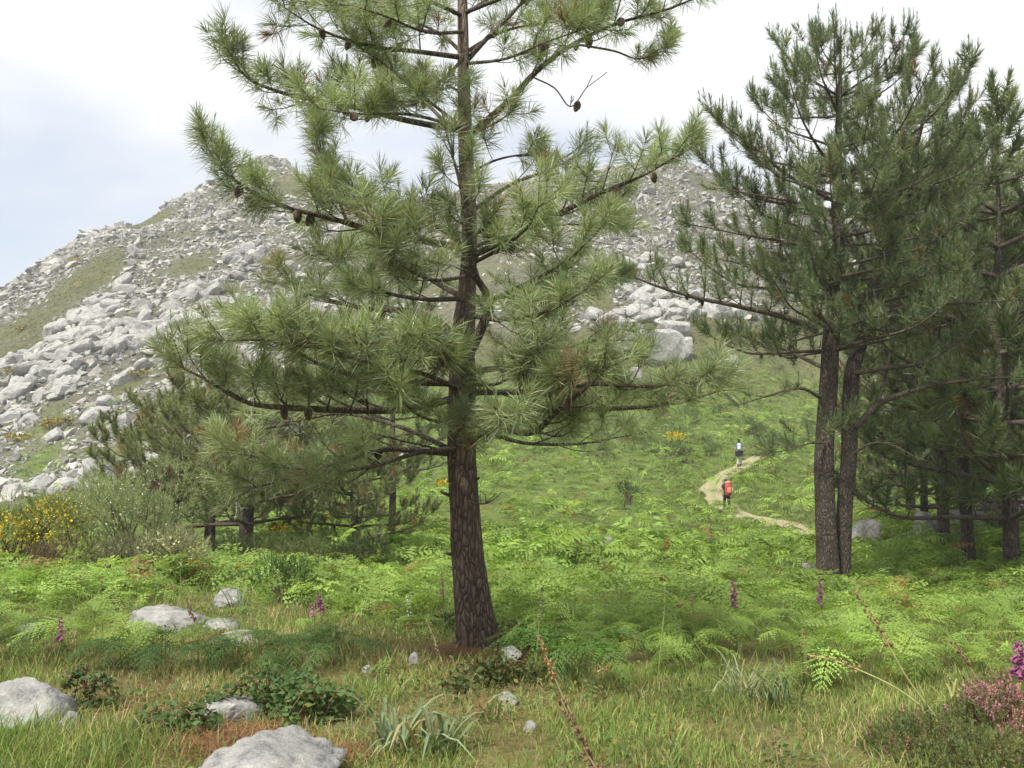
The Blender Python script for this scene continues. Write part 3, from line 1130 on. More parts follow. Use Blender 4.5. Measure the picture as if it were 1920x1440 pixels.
MAIN = [  # points in the photograph with distance, radius, options, cones
    ([(868, 245, 7), (760, 225, 6.9), (640, 195, 6.7), (540, 178, 6.5), (465, 150, 6.4), (425, 95, 6.3)], .03, dict(l2=.6, step=.1, start=.3), 4),
    ([(868, 108, 7), (770, 95, 6.8), (690, 85, 6.6), (600, 55, 6.5), (535, 15, 6.4)], .024, dict(l2=.55, step=.1, start=.25), 2),
    ([(872, 465, 7), (720, 438, 6.6), (620, 410, 6.4), (520, 385, 6.2), (430, 330, 6.1), (392, 275, 6.05)], .03, dict(l2=.55, step=.09, start=.4), 4),
    ([(650, 415, 6.45), (625, 350, 6.4), (600, 290, 6.35), (590, 245, 6.35)], .013, dict(l2=.34, step=.07, start=.2), 0),
    ([(862, 650, 7), (825, 605, 7.1), (760, 582, 7.3), (690, 578, 7.5), (600, 555, 7.7), (520, 530, 7.8)], .042, dict(l2=.65, step=.12, start=.4), 1),
    ([(858, 745, 7), (760, 768, 6.5), (620, 770, 6.0), (500, 762, 5.7), (425, 735, 5.5), (340, 690, 5.4)], .034, dict(l2=.66, step=.085, start=.3, lift=.7, side=3), 2),
    ([(858, 720, 7), (740, 715, 6.4), (640, 700, 5.9), (540, 655, 5.6), (470, 620, 5.5)], .026, dict(l2=.55, step=.1, start=.25, lift=.6, side=3), 0),
    ([(860, 730, 7), (790, 700, 6.2), (700, 680, 5.6), (610, 660, 5.3), (560, 620, 5.2)], .022, dict(l2=.42, step=.13, start=.35, lift=.6), 0),
    ([(848, 850, 7), (780, 845, 6.8), (720, 843, 6.6), (620, 872, 6.4), (530, 900, 6.3), (470, 915, 6.2)], .028, dict(l2=.7, step=.15, start=.3, drop=.35, lift=.1), 1),
    ([(850, 845, 7), (760, 805, 7.2), (650, 775, 7.5), (560, 790, 7.7), (480, 800, 7.9)], .022, dict(l2=.6, step=.14, start=.4, drop=.2), 0),
    ([(885, 250, 7), (955, 190, 6.9), (1010, 130, 6.8), (1075, 80, 6.7), (1170, 40, 6.6), (1310, -5, 6.5)], .033, dict(l2=.5, step=.11, start=.3), 3),
    ([(1075, 82, 6.7), (1150, 95, 6.6), (1200, 110, 6.6), (1248, 85, 6.6)], .011, dict(l2=.22, step=.12, start=.6), 0),
    ([(1000, 145, 6.8), (1040, 165, 6.7), (1070, 200, 6.6), (1100, 165, 6.6)], .007, dict(l2=.2, step=.3, start=.7, drop=.5, tip=2), 1),
    ([(876, 112, 7), (920, 65, 7), (965, 20, 7.1), (1010, -50, 7.2)], .026, dict(l2=.5, step=.14, start=.3), 2),
    ([(885, 480, 7), (1000, 425, 6.7), (1065, 392, 6.5), (1130, 360, 6.4), (1210, 325, 6.3), (1292, 280, 6.3)], .03, dict(l2=.55, step=.09, start=.35, side=3), 2),
    ([(872, 680, 6.87), (905, 610, 6.7), (918, 565, 6.6), (888, 510, 6.4), (877, 430, 6.2), (862, 350, 6.1), (848, 300, 6.05)], .044, dict(l2=.42, step=.1, start=.55, lift=.6), 2),
    ([(918, 565, 6.6), (990, 530, 6.4), (1060, 490, 6.2), (1115, 440, 6.1)], .022, dict(l2=.5, step=.11, start=.3), 1),
    ([(890, 515, 6.4), (810, 525, 6.1), (745, 490, 5.9), (715, 455, 5.8)], .016, dict(l2=.45, step=.12, start=.35), 0),
    ([(872, 775, 7), (985, 812, 6.4), (1040, 775, 6.0), (1090, 735, 5.7), (1130, 695, 5.5)], .032, dict(l2=.5, step=.11, start=.4, lift=.6), 1),
    ([(872, 765, 7), (1000, 770, 6.6), (1140, 765, 6.3), (1250, 757, 6.1), (1345, 735, 6.0)], .03, dict(l2=.5, step=.12, start=.3, lift=.6), 1),
    ([(872, 735, 7), (980, 735, 6.2), (1100, 722, 5.8), (1220, 725, 5.6), (1330, 715, 5.6)], .026, dict(l2=.46, step=.09, start=.25, lift=.5, side=3), 0),
    ([(868, 805, 6.87), (900, 818, 6.3), (930, 805, 5.9), (945, 785, 5.7)], .016, dict(l2=.3, step=.12, start=.35), 0),
    ([(862, 795, 6.87), (800, 785, 6.2), (755, 755, 5.8), (738, 735, 5.7)], .016, dict(l2=.28, step=.14, start=.4), 0),
    ([(870, 560, 7), (960, 560, 7.8), (1060, 545, 8.3), (1140, 530, 8.6)], .028, dict(l2=.65, step=.14, start=.3), 0),
    ([(870, 700, 7), (980, 680, 7.8), (1090, 645, 8.3), (1180, 640, 8.6)], .028, dict(l2=.65, step=.15, start=.35), 0),
    ([(872, 560, 7), (800, 520, 7.6), (740, 480, 8.1), (680, 470, 8.4)], .026, dict(l2=.6, step=.15, start=.4), 0),
    ([(880, 400, 7), (960, 345, 7.3), (1030, 320, 7.5), (1085, 290, 7.6)], .02, dict(l2=.4, step=.15, start=.45, drop=.3), 0),
    ([(872, 250, 6.9), (915, 238, 6.5), (955, 215, 6.3)], .014, dict(l2=.3, step=.14, start=.4), 0),
    ([(868, 110, 6.9), (830, 150, 6.4), (770, 190, 6.1), (740, 190, 6.0)], .015, dict(l2=.35, step=.13, start=.4), 2),
    ([(868, 30, 7), (800, 0, 6.6), (720, -30, 6.4), (640, -60, 6.3)], .02, dict(l2=.5, step=.14, start=.3), 1),
    ([(868, 25, 7), (960, -10, 6.6), (1060, -40, 6.4), (1150, -80, 6.3)], .02, dict(l2=.5, step=.14, start=.3), 1),
    ([(868, 40, 7), (880, 20, 7.7), (940, -20, 8.3)], .02, dict(l2=.5, step=.15, start=.3), 0),
    ([(868, 250, 7), (820, 215, 7.6), (760, 150, 8.2), (720, 120, 8.5)], .024, dict(l2=.5, step=.16, start=.45), 1),
    ([(872, 500, 6.9), (930, 470, 6.3), (985, 430, 5.9), (1010, 390, 5.7)], .02, dict(l2=.4, step=.1, start=.35), 1),
    ([(870, 590, 6.9), (950, 600, 6.3), (1030, 580, 5.9), (1100, 540, 5.7)], .022, dict(l2=.42, step=.1, start=.35), 0),
    ([(866, 560, 6.9), (790, 560, 6.4), (700, 540, 6.2), (620, 490, 6.1)], .022, dict(l2=.45, step=.1, start=.35), 0),
    ([(862, 840, 6.95), (780, 850, 6.6), (680, 880, 6.4), (560, 880, 6.2), (440, 850, 6.1)], .022, dict(l2=.6, step=.11, start=.35, lift=.15), 0),
    ([(868, 700, 6.9), (840, 690, 6.3), (810, 660, 5.9), (780, 640, 5.7)], .016, dict(l2=.3, step=.11, start=.4), 0),
    ([(870, 720, 6.9), (930, 720, 6.3), (980, 690, 5.9), (1010, 650, 5.7)], .016, dict(l2=.3, step=.11, start=.4), 0),
    ([(872, 790, 7.1), (980, 830, 7.6), (1090, 830, 8.0), (1200, 810, 8.3)], .024, dict(l2=.55, step=.13, start=.4, lift=.3), 0),
    ([(868, 60, 6.9), (800, 60, 6.4), (720, 30, 6.1), (660, 10, 6.0)], .016, dict(l2=.4, step=.13, start=.35), 1),
    ([(870, 120, 7), (950, 110, 6.5), (1020, 80, 6.3), (1080, 60, 6.2)], .015, dict(l2=.35, step=.14, start=.35), 1),
    ([(868, 240, 7), (780, 170, 6.8), (720, 120, 6.7), (690, 100, 6.7)], .016, dict(l2=.4, step=.13, start=.4), 1),
    ([(872, 330, 7), (930, 300, 6.7), (990, 290, 6.6), (1050, 300, 6.6)], .012, dict(l2=.3, step=.15, start=.4, drop=.3), 0),
    ([(868, 240, 7), (770, 215, 6.3), (680, 215, 6.0), (600, 205, 5.9)], .016, dict(l2=.4, step=.11, start=.4), 1),
    ([(868, 460, 7), (780, 400, 6.5), (700, 370, 6.3), (640, 350, 6.2)], .016, dict(l2=.4, step=.1, start=.3), 0),
    ([(870, 470, 7), (800, 450, 6.3), (740, 430, 6.0), (690, 400, 5.9)], .016, dict(l2=.38, step=.11, start=.35), 0),
    ([(872, 470, 7), (960, 440, 7.5), (1060, 420, 7.9), (1150, 430, 8.1)], .02, dict(l2=.5, step=.12, start=.35), 0),
    ([(868, 100, 7), (820, 60, 7.4), (740, 30, 7.7), (640, 20, 7.9)], .018, dict(l2=.5, step=.12, start=.35), 1),
    ([(870, 100, 7), (940, 60, 7.3), (1040, 40, 7.6), (1120, 20, 7.8)], .018, dict(l2=.45, step=.12, start=.4), 0),
    ([(866, 640, 6.95), (780, 640, 6.2), (680, 640, 5.7), (560, 640, 5.4), (420, 640, 5.3)], .022, dict(l2=.45, step=.1, start=.35, lift=.5), 0),
    ([(866, -90, 7), (780, -140, 6.6), (700, -190, 6.4)], .018, dict(l2=.5, step=.16), 0),
    ([(866, -90, 7), (960, -140, 7.4), (1050, -190, 7.6)], .018, dict(l2=.5, step=.16), 0),
    ([(864, -200, 7), (900, -260, 6.5), (930, -310, 6.3)], .014, dict(l2=.35, step=.16), 0),
    ([(864, -200, 7), (820, -270, 7.4), (790, -320, 7.6)], .014, dict(l2=.35, step=.16), 0),
]
for pts, r0, cfg, nc in MAIN:
    limb_parts(pine, base, [at(*p) for p in pts], r0, max(0.004, r0 * 0.2), rm, dict(dict(shoot=.15, side=3), **cfg), MAIN_STYLE, nc)
# bare dead twigs low on the trunk
for pts in ([(850, 848, 7), (760, 828, 6.9), (690, 812, 6.8), (640, 822, 6.7)], [(720, 843, 6.6), (690, 880, 6.5), (650, 905, 6.4), (600, 910, 6.4)],
            [(880, 940, 6.85), (905, 945, 6.7), (922, 940, 6.6)], [(905, 470, 6.3), (925, 440, 6.2), (935, 415, 6.15)], [(890, 515, 6.4), (850, 500, 6.2), (800, 488, 6.1)]):
    A = Acc()
    P = spline([at(*p) for p in pts], 12)
    A.add(*tube(P, np.linspace(0.009, 0.003, 12), 6))
    for _ in range(4):
        k = rm.integers(4, 11)
        e = P[k] + rm.normal(0, 0.09, 3) + (P[-1] - P[-2]) * 1.5
        A.add(*tube(spline([P[k], (P[k] + e) / 2 + rm.normal(0, .015, 3), e], 5), np.linspace(0.004, 0.0018, 5), 4))
    put('dead_twig', A.mesh('dead_twig', M_limb, base, True), pine)


# ------------------------------------------------------------------ the twin-trunked pine
def whorls(trunk, z0, z1, dz, L0, prof, r, per=(3, 5), skew=None):
    """limb paths standing out around a trunk path"""
    out = []
    z = z0
    Tz = trunk[:, 2]
    while z < z1:
        f = (z - z0) / (z1 - z0)
        p = np.array([np.interp(z, Tz, trunk[:, k]) for k in range(3)])
        k = r.integers(*per)
        a0 = r.uniform(0, 6.28)
        for j in range(k):
            a = a0 + j * 6.283 / k + r.normal(0, 0.25)
            L = L0 * prof(f) * r.uniform(0.75, 1.15)
            if skew:
                L *= skew(a)
            d = np.array([math.cos(a), math.sin(a), 0])
            rise = r.uniform(-0.05, 0.25) + 0.3 * f
            u = np.array([0, 0, 1.0])
            out.append(([p, p + d * L * .35 + u * L * rise * .3, p + d * L * .7 + u * L * rise * .65, p + d * L + u * L * (rise + .15)], L))
        z += dz * r.uniform(0.7, 1.3)
    return out


TW_STYLE = dict(col=(0.162, 0.20, 0.096), K=60, nl=0.20, w=0.0105, seg=1, bud=0.05, spread=(12, 78), candle=0.4, shoot2=0.2)
rt = np.random.default_rng(9)
tb = gY(1562, 15.0)
twin = empty('pine_tree', tb, 'twin-trunked dark pine with two straight stems rising from the bracken', 'tree')
Y2 = 15.0
A1 = [(1556, 1125), (1552, 1060), (1547, 950), (1545, 850), (1553, 740), (1558, 640), (1568, 540), (1572, 430), (1570, 300), (1574, 190), (1576, 85)]
A1 = [at(a, b, Y2) for a, b in A1]
put('trunk', trunk_mesh(A1, [v * Y2 / F for v in (22, 20, 18, 17, 17, 16, 14, 11, 8, 5, 2)], tb, M_bark_grey, 22, 80, 0.12, 0.06, 7.1), twin)
B1 = [(1581, 1120, 15.2), (1580, 1060, 15.2), (1584, 950, 15.2), (1592, 850, 15.2), (1594, 760, 15.2), (1600, 690, 15.2), (1622, 620, 15.3), (1642, 540, 15.4), (1680, 400, 15.5), (1722, 260, 15.6), (1755, 120, 15.6)]
B1 = [at(*p) for p in B1]
put('trunk', trunk_mesh(B1, [v * Y2 / F for v in (15, 15, 14.5, 14.5, 15, 14, 11, 9, 7, 4, 2)], tb, M_bark_grey, 20, 80, 0.12, 0.06, 2.4), twin)
TWIN = [
    ([(1530, 620, 14.8), (1480, 598, 14.4), (1400, 578, 14.0), (1320, 562, 13.7), (1230, 535, 13.5), (1170, 512, 13.4)], .06, dict(l2=.85, step=.16, start=.25), 3),
    ([(1538, 745, 14.9), (1500, 728, 14.6), (1440, 742, 14.3), (1385, 760, 14.1)], .035, dict(l2=.6, step=.25, start=.4, drop=.45), 0),
    ([(1605, 800, 15.1), (1650, 757, 14.9), (1705, 735, 14.7), (1790, 717, 14.5), (1930, 705, 14.3)], .065, dict(l2=.8, step=.28, start=.35, drop=.3), 2),
    ([(1640, 765, 14.95), (1658, 720, 14.9), (1670, 660, 14.9), (1690, 600, 14.9)], .04, dict(l2=.6, step=.25), 0),
    ([(1602, 700, 15.1), (1660, 690, 14.8), (1730, 680, 14.6), (1790, 645, 14.4), (1830, 610, 14.3)], .05, dict(l2=.7, step=.25, start=.45), 1),
    ([(1632, 600, 15.2), (1690, 575, 14.9), (1790, 570, 14.6), (1930, 560, 14.4)], .045, dict(l2=.8, step=.22, start=.35), 2),
    ([(1598, 850, 15.1), (1640, 830, 14.8), (1680, 838, 14.6), (1720, 860, 14.5)], .025, dict(l2=.4, step=.3, start=.5, drop=.6), 0),
    ([(1545, 830, 14.8), (1515, 832, 14.5), (1480, 842, 14.3), (1445, 850, 14.2)], .02, dict(l2=.6, step=.2, start=.2, drop=.1), 0),
    ([(1550, 815, 14.75), (1570, 800, 14.4), (1590, 790, 14.1)], .018, dict(l2=.4, step=.15, start=.3), 0),
    ([(1545, 600, 14.8), (1500, 560, 14.4), (1490, 510, 14.2), (1460, 440, 14.1)], .04, dict(l2=.7, step=.2, start=.3), 2),
    ([(1560, 395, 14.9), (1500, 380, 14.5), (1420, 365, 14.2), (1355, 352, 14.0)], .035, dict(l2=.7, step=.2, start=.2), 3),
    ([(1560, 375, 14.9), (1480, 330, 14.7), (1420, 280, 14.5), (1370, 245, 14.4), (1335, 215, 14.4)], .04, dict(l2=.55, step=.2, start=.45), 5),
    ([(1572, 520, 14.8), (1620, 510, 14.4), (1700, 490, 14.0), (1760, 450, 13.8)], .04, dict(l2=.75, step=.2, start=.3), 2),
    ([(1560, 470, 14.8), (1480, 455, 14.4), (1400, 440, 14.1), (1290, 420, 13.9)], .04, dict(l2=.75, step=.2, start=.25), 2),
    ([(1572, 640, 14.7), (1560, 620, 14.0), (1540, 590, 13.4), (1530, 560, 13.2)], .03, dict(l2=.5, step=.18, start=.4), 0),
    ([(1620, 640, 15.0), (1620, 640, 14.3), (1615, 610, 13.8), (1600, 580, 13.6)], .03, dict(l2=.5, step=.18, start=.4), 0),
    ([(1545, 690, 15.3), (1480, 660, 16.0), (1420, 640, 16.5), (1360, 620, 16.8)], .04, dict(l2=.8, step=.24, start=.35), 1),
    ([(1552, 560, 15.2), (1480, 530, 16), (1400, 500, 16.6), (1330, 480, 17)], .04, dict(l2=.8, step=.24, start=.35), 1),
]
for pts, r0, cfg, nc in TWIN:
    limb_parts(twin, tb, [at(*p) for p in pts], r0, max(0.006, r0 * 0.2), rt, dict(cfg, shoot=.3, lift=.55), TW_STYLE, nc)


def crown_prof(f):
    return (1 - f) ** 0.75 * 0.95 + 0.05


for path_, L in whorls(spline(A1, 60), tb[2] + 4.3, tb[2] + 9.5, 0.46, 2.7, lambda f: (1 - f ** 2.6) ** 0.6 * 0.8 + 0.12, rt, (4, 6)):
    limb_parts(twin, tb, path_, 0.012 + L * .010, 0.006, rt, dict(l2=.30 + .24 * L, step=.17, start=.3, shoot=.3, lift=.95, side=3), TW_STYLE, int(rt.uniform() < .3))
for path_, L in whorls(spline(B1, 60), tb[2] + 5.2, tb[2] + 9.0, 0.55, 1.9, lambda f: (1 - f ** 2.6) ** 0.6 * 0.75 + 0.14, rt):
    limb_parts(twin, tb, path_, 0.012 + L * .010, 0.006, rt, dict(l2=.30 + .24 * L, step=.17, start=.3, shoot=.3, lift=.95, side=3), TW_STYLE, int(rt.uniform() < .3))


# ------------------------------------------------------------------ the pines behind
def back_pine(seed, Ht, L0, h0, dz, style, trunk_r, lean=0.0, prof=None, fork=False):
    """a pine at the origin: Empty > trunk, branch (> needles)"""
    r = np.random.default_rng(seed)
    e = put('pine_tree', None)
    tr = np.array([(0, 0, -0.3), (lean * .2, 0, Ht * .25), (lean * .5, .1, Ht * .5), (lean, 0, Ht * .8), (lean * 1.1, .05, Ht)])
    put('trunk', trunk_mesh(tr, [trunk_r, trunk_r * .82, trunk_r * .62, trunk_r * .28, .02], np.zeros(3), M_bark_grey, 14, 36, 0.15, 0.06, seed), e)
    for path_, L in whorls(spline(tr, 50), h0, Ht * .96, dz, L0, prof or (lambda f: (1 - f) ** .7 * .9 + .1), r):
        limb_parts(e, np.zeros(3), path_, 0.012 + L * .014, 0.007, r, dict(l2=.35 + .25 * L, step=.26, start=.2, shoot=.32, lift=.75, side=2, tip=3, tips=1.6), style)
    return e


BK = dict(col=(0.185, 0.22, 0.10), K=70, nl=0.23, w=0.019, seg=1, spread=(12, 80), bud=0.06)
BK2 = dict(BK, col=(0.165, 0.20, 0.09), w=0.021)
round_ = lambda f: (1 - f * f) ** .6 * .8 + .12
P_tall = back_pine(41, 8.6, 2.6, 2.2, 0.62, BK, .125, .25, round_)
P_low = back_pine(42, 4.4, 2.9, 0.9, 0.36, dict(BK, col=(0.215, 0.245, 0.105)), .19, .15, round_)
P_mid = back_pine(43, 6.4, 2.6, 0.8, 0.5, BK2, .115, -.2, round_)
used = set()


def place_pine(proto, px, Y, s, rz, label, group):
    if id(proto) in used:
        o = copy_tree(proto)
    else:
        used.add(id(proto))
        o = proto
    p = gY(px, Y)
    o.location = [float(v) for v in p]
    o.rotation_euler = (0, 0, rz)
    o.scale = (s, s, s)
    tag(o, label, 'tree', group)
    ROCKS.append((p[0], p[1], 0.25))
    return o


GL, GR = 'pines on the left slope', 'pines at the right edge'
place_pine(P_low, 462, 20, 1.0, 0.3, 'low bushy pine with short stout trunk behind the grey-green broom', GL)
place_pine(P_low, 670, 21, 0.72, 2.2, 'small bushy pine with the shortest trunk just left of the nearest pine', GL)
place_pine(P_tall, 735, 27, 1.0, 1.0, 'slender pine with thin dark trunk standing behind the nearest pine', GL)
place_pine(P_low, 330, 25, 0.95, 4.0, 'leftmost bushy pine rising against the grey boulder slope', GL)
place_pine(P_low, 395, 22.5, 0.85, 1.4, 'bushy pine between the leftmost and the low bushy pine', GL)
place_pine(P_mid, 560, 29, 0.8, 5.0, 'pine behind the low bushy pine, mostly hidden by hanging branches', GL)
place_pine(P_tall, 1812, 21, 1.28, 2.9, 'pine with single dark trunk right of the twin-trunked pine', GR)
place_pine(P_mid, 1890, 19, 1.55, 1.2, 'dense pine filling the right edge beside the single-trunk pine', GR)
place_pine(P_tall, 1880, 28, 1.5, 4.4, 'thin-trunked pine behind the dense pine at the right edge', GR)
place_pine(P_tall, 1765, 25, 1.42, 0.9, 'tall pine between the twin-trunked pine and the single-trunk pine', GR)
place_pine(P_mid, 1730, 31, 1.25, 3.3, 'shaded pine seen between the twin trunks and the single-trunk pine', GR)
place_pine(P_mid, 2010, 25, 1.65, 0.2, 'pine cut off by the right edge, only its left boughs in view', GR)
place_pine(P_low, 1705, 37, 1.15, 0.7, 'low dark pine beyond the rocks right of the twin trunks', GR)
place_pine(P_low, 1830, 39, 1.35, 2.7, 'low spreading pine beyond the long grey rock', GR)
place_pine(P_low, 1935, 36, 1.2, 4.9, 'low pine beyond the boulder at the right edge', GR)
place_pine(P_tall, 1960, 36, 1.75, 5.2, 'farthest pine in the stand at the right edge', GR)

# ------------------------------------------------------------------ bracken
def frond(nP, nq, seed=0, stalk=True):
    r = np.random.default_rng(seed)
    V, Fc, C = [], [], []

    def tri(a, b, c, sh=1.0):
        k = len(V)
        V.extend([a, b, c])
        C.extend([sh] * 3)
        Fc.append((k, k + 1, k + 2))
    hs = 0.46
    bow, drp = r.uniform(-.14, .14), r.uniform(0, .32)
    s0, s1 = np.array([0, 0, 0.0]), np.array([0, 0.10, hs])
    if stalk:
        w = np.array([0.006, 0, 0])
        tri(s0 - w, s0 + w, s1 + w * .7, .8)
        tri(s0 - w, s1 + w * .7, s1 - w * .7, .8)

    def rach(t):
        return np.array([bow * t * t, 0.10 + (0.62 - drp * .35) * t, hs + 0.26 * t - (0.26 + drp) * t * t])
    for i in range(nP):
        t = (i + 0.3) / nP
        p = rach(t)
        fw = norm(rach(min(t + .05, 1)) - rach(t))
        L = 0.30 * (1 - t) ** 0.75 * (0.8 + 0.2 * min(1, t * 6)) + 0.015
        for sgn in (-1, 1):
            d = norm(np.array([sgn * 1.0, 0, 0]) + fw * (0.38 + 0.5 * t + r.normal(0, .12)) + np.array([0, 0, r.uniform(-.4, .22)]))
            L = L * r.uniform(.82, 1.12)
            bw = 0.60 / nP * 0.52 * (1 - 0.3 * t)
            if nq == 0:
                m = p + d * L * .45
                e = p + d * L + np.array([0, 0, -0.26 * L])
                tri(p, m + fw * bw, e)
                tri(p, e, m - fw * bw)
            else:
                for k in range(nq):
                    s = (k + .15) / nq
                    b = p + d * L * s + np.array([0, 0, -0.26 * L * s * s])
                    b2 = p + d * L * min(s + 0.85 / nq, 1) + np.array([0, 0, -0.26 * L * s * s])
                    ll = bw * 1.45 * (1 - s) ** .7 * r.uniform(.75, 1.15) + .004
                    lift = np.array([0, 0, r.uniform(-.55, .5) * ll])
                    tri(b, b2, b2 + fw * ll + d * ll * .25 + lift, r.uniform(.88, 1.12))
                    tri(b, b2, b2 - fw * ll + d * ll * .25 + lift, r.uniform(.88, 1.12))
                    if k == nq - 1:
                        tri(b - fw * .003, b + fw * .003, p + d * L * 1.08)
    return np.array(V), np.array(Fc), np.array(C)


LOD = {0: [frond(14, 6, s) for s in range(4)], 3: [frond(11, 3, s + 10) for s in range(4)], 1: [frond(8, 2, s) for s in range(4)], 2: [frond(7, 0, s) for s in range(4)]}


def bad(x, y, m=0.0):
    b = np.zeros(len(x), bool)
    for rx, ry, rr in ROCKS:
        b |= (x - rx) ** 2 + (y - ry) ** 2 < (rr + m) ** 2
        if 25 < ry < 40:
            b |= (np.abs(x - rx) < rr * .9) & (y < ry) & (y > ry - 2.2)
    return b


def fern_tone(x, y, n, r):
    c = np.array([0.238, 0.355, 0.075]) * np.ones((n, 1))
    k = fbm2(x, y, 0.45, 3, 50)
    c = c * (0.72 + 0.55 * k)[:, None]
    c = c + np.array([0.045, 0.02, 0.0]) * (r.uniform(0, 1, n) ** 3)[:, None]
    c = c * r.uniform(0.6, 1.3, n)[:, None]
    old = r.uniform(0, 1, n) < 0.025
    c[old] = np.array([0.26, 0.15, 0.05])
    return c


def fern_density(x, y):
    """where the bracken stands: the open meadow right of the nearest pine and round it, and patches at left"""
    P = np.stack([x, y, H(x, y)], -1)
    px, py = proj(P)
    front = np.interp(px, [-200, 0, 120, 250, 420, 620, 760, 860, 950, 1050, 1200, 1400, 1560, 1700, 1850, 2100],
                      [1215, 1225, 1240, 1250, 1262, 1255, 1215, 1190, 1205, 1270, 1265, 1285, 1290, 1300, 1290, 1290])
    d = np.maximum(smooth01((front - py) / 14 + 0.5), .05 * smooth01((fbm2(x, y, 1.1, 2, 64) - .5) * 8) * (px > 640))
    # clearing with bare slabs left of the trunk
    d = d * (1 - smooth01(1.9 - np.sqrt(((px - 380) / 190) ** 2 + ((py - 1182) / 44) ** 2) * 1.1))
    d = d * (1 - 0.75 * smooth01(1.6 - np.sqrt(((px - 640) / 170) ** 2 + ((py - 1198) / 20) ** 2) * 1.1))
    d = d * (1 - smooth01((1.15 - dpath(x, y)) / .4))
    for k_ in (1.2, 2.4, 3.6):
        d = d * np.where(y < 46 - k_ * .3, 1 - smooth01((1.5 - dpath(x, y + k_)) / .5), 1)
    d = d * (1 - 0.8 * smooth01((y - 80) / 25))
    d = d * (1 - 0.85 * smooth01((y - 15) / 3) * smooth01((560 - px) / 80))
    hole = fbm2(x, y, 0.55, 3, 60)
    return d * smooth01((hole - 0.22) * 6), px, py


def fern_band(y0, y1, dens, lod, hs, seed, wide=.68):
    r = np.random.default_rng(seed)
    a0, a1 = -wide, wide
    area = (a1 - a0) * (y1 ** 2 - y0 ** 2) / 2
    n = int(area * dens)
    y = np.sqrt(r.uniform(y0 ** 2, y1 ** 2, n))
    x = r.uniform(a0, a1, n) * y
    d, px, py = fern_density(x, y)
    k = (r.uniform(0, 1, n) < d) & ~bad(x, y, 0.05)
    x, y = x[k], y[k]
    n = len(x)
    acc = FA
    which = r.integers(0, 4, n)
    sz = hs * r.uniform(0.6, 1.3, n) * (0.45 + 1.15 * fbm2(x, y, 0.8, 3, 70))
    yaw = r.uniform(0, 6.283, n)
    M = rotz(yaw) @ rotx(r.normal(0.05, 0.32, n)) @ rotd(r.normal(0, 0.3, n))
    M = M * sz[:, None, None]
    M[:, 2, :] *= r.uniform(0.85, 1.15, n)[:, None]
    T = np.stack([x, y, H(x, y) - 0.02], -1)
    c = fern_tone(x, y, n, r)
    for q in range(4):
        i = which == q
        tV, tF, tC = LOD[lod][q]
        scatter(acc, tV, tF, M[i], T[i], c[i][:, None, :] * tC[None, :, None])
    print('ferns', y0, n)


FA = Acc()
fern_band(4.4, 7.8, 46, 0, 0.46, 81, .74)
fern_band(7.8, 10.5, 44, 3, 0.5, 85, .74)
fern_band(10.5, 19, 21, 1, 0.60, 82)
fern_band(19, 34, 9.5, 2, 0.92, 83)
fern_band(34, 100, 1.35, 2, 1.35, 84)
o = put('bracken', FA.mesh('bracken', M_fern))
tag(o, 'bright green bracken covering the meadow under the pines', 'bracken', kind='stuff')
print('bracken tris', len(o.data.polygons))


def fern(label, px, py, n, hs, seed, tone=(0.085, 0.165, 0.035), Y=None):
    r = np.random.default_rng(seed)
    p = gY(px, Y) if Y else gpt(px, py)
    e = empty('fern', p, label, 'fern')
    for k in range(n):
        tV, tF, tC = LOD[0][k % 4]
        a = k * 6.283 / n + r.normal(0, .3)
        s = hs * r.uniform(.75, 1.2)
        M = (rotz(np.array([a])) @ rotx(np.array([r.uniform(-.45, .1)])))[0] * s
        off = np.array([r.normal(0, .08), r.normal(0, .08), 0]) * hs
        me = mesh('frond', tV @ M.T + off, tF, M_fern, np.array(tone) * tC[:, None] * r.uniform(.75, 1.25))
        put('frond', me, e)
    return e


fern('clump of bracken hiding the boots of the nearer hiker', 1360, 0, 14, 1.35, 90, (0.22, 0.32, 0.075), 45.7)
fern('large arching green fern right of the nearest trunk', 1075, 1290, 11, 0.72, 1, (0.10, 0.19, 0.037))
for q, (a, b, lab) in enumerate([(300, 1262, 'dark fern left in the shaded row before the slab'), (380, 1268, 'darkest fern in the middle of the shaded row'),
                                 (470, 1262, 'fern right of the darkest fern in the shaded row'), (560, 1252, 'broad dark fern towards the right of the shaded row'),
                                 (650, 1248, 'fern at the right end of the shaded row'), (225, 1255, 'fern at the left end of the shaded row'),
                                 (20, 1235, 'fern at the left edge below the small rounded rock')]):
    fern(lab, a, b, 9, 0.47, 20 + q, (0.072, 0.145, 0.034))  # dark green carries the nearest pine's shade, painted into the frond colour

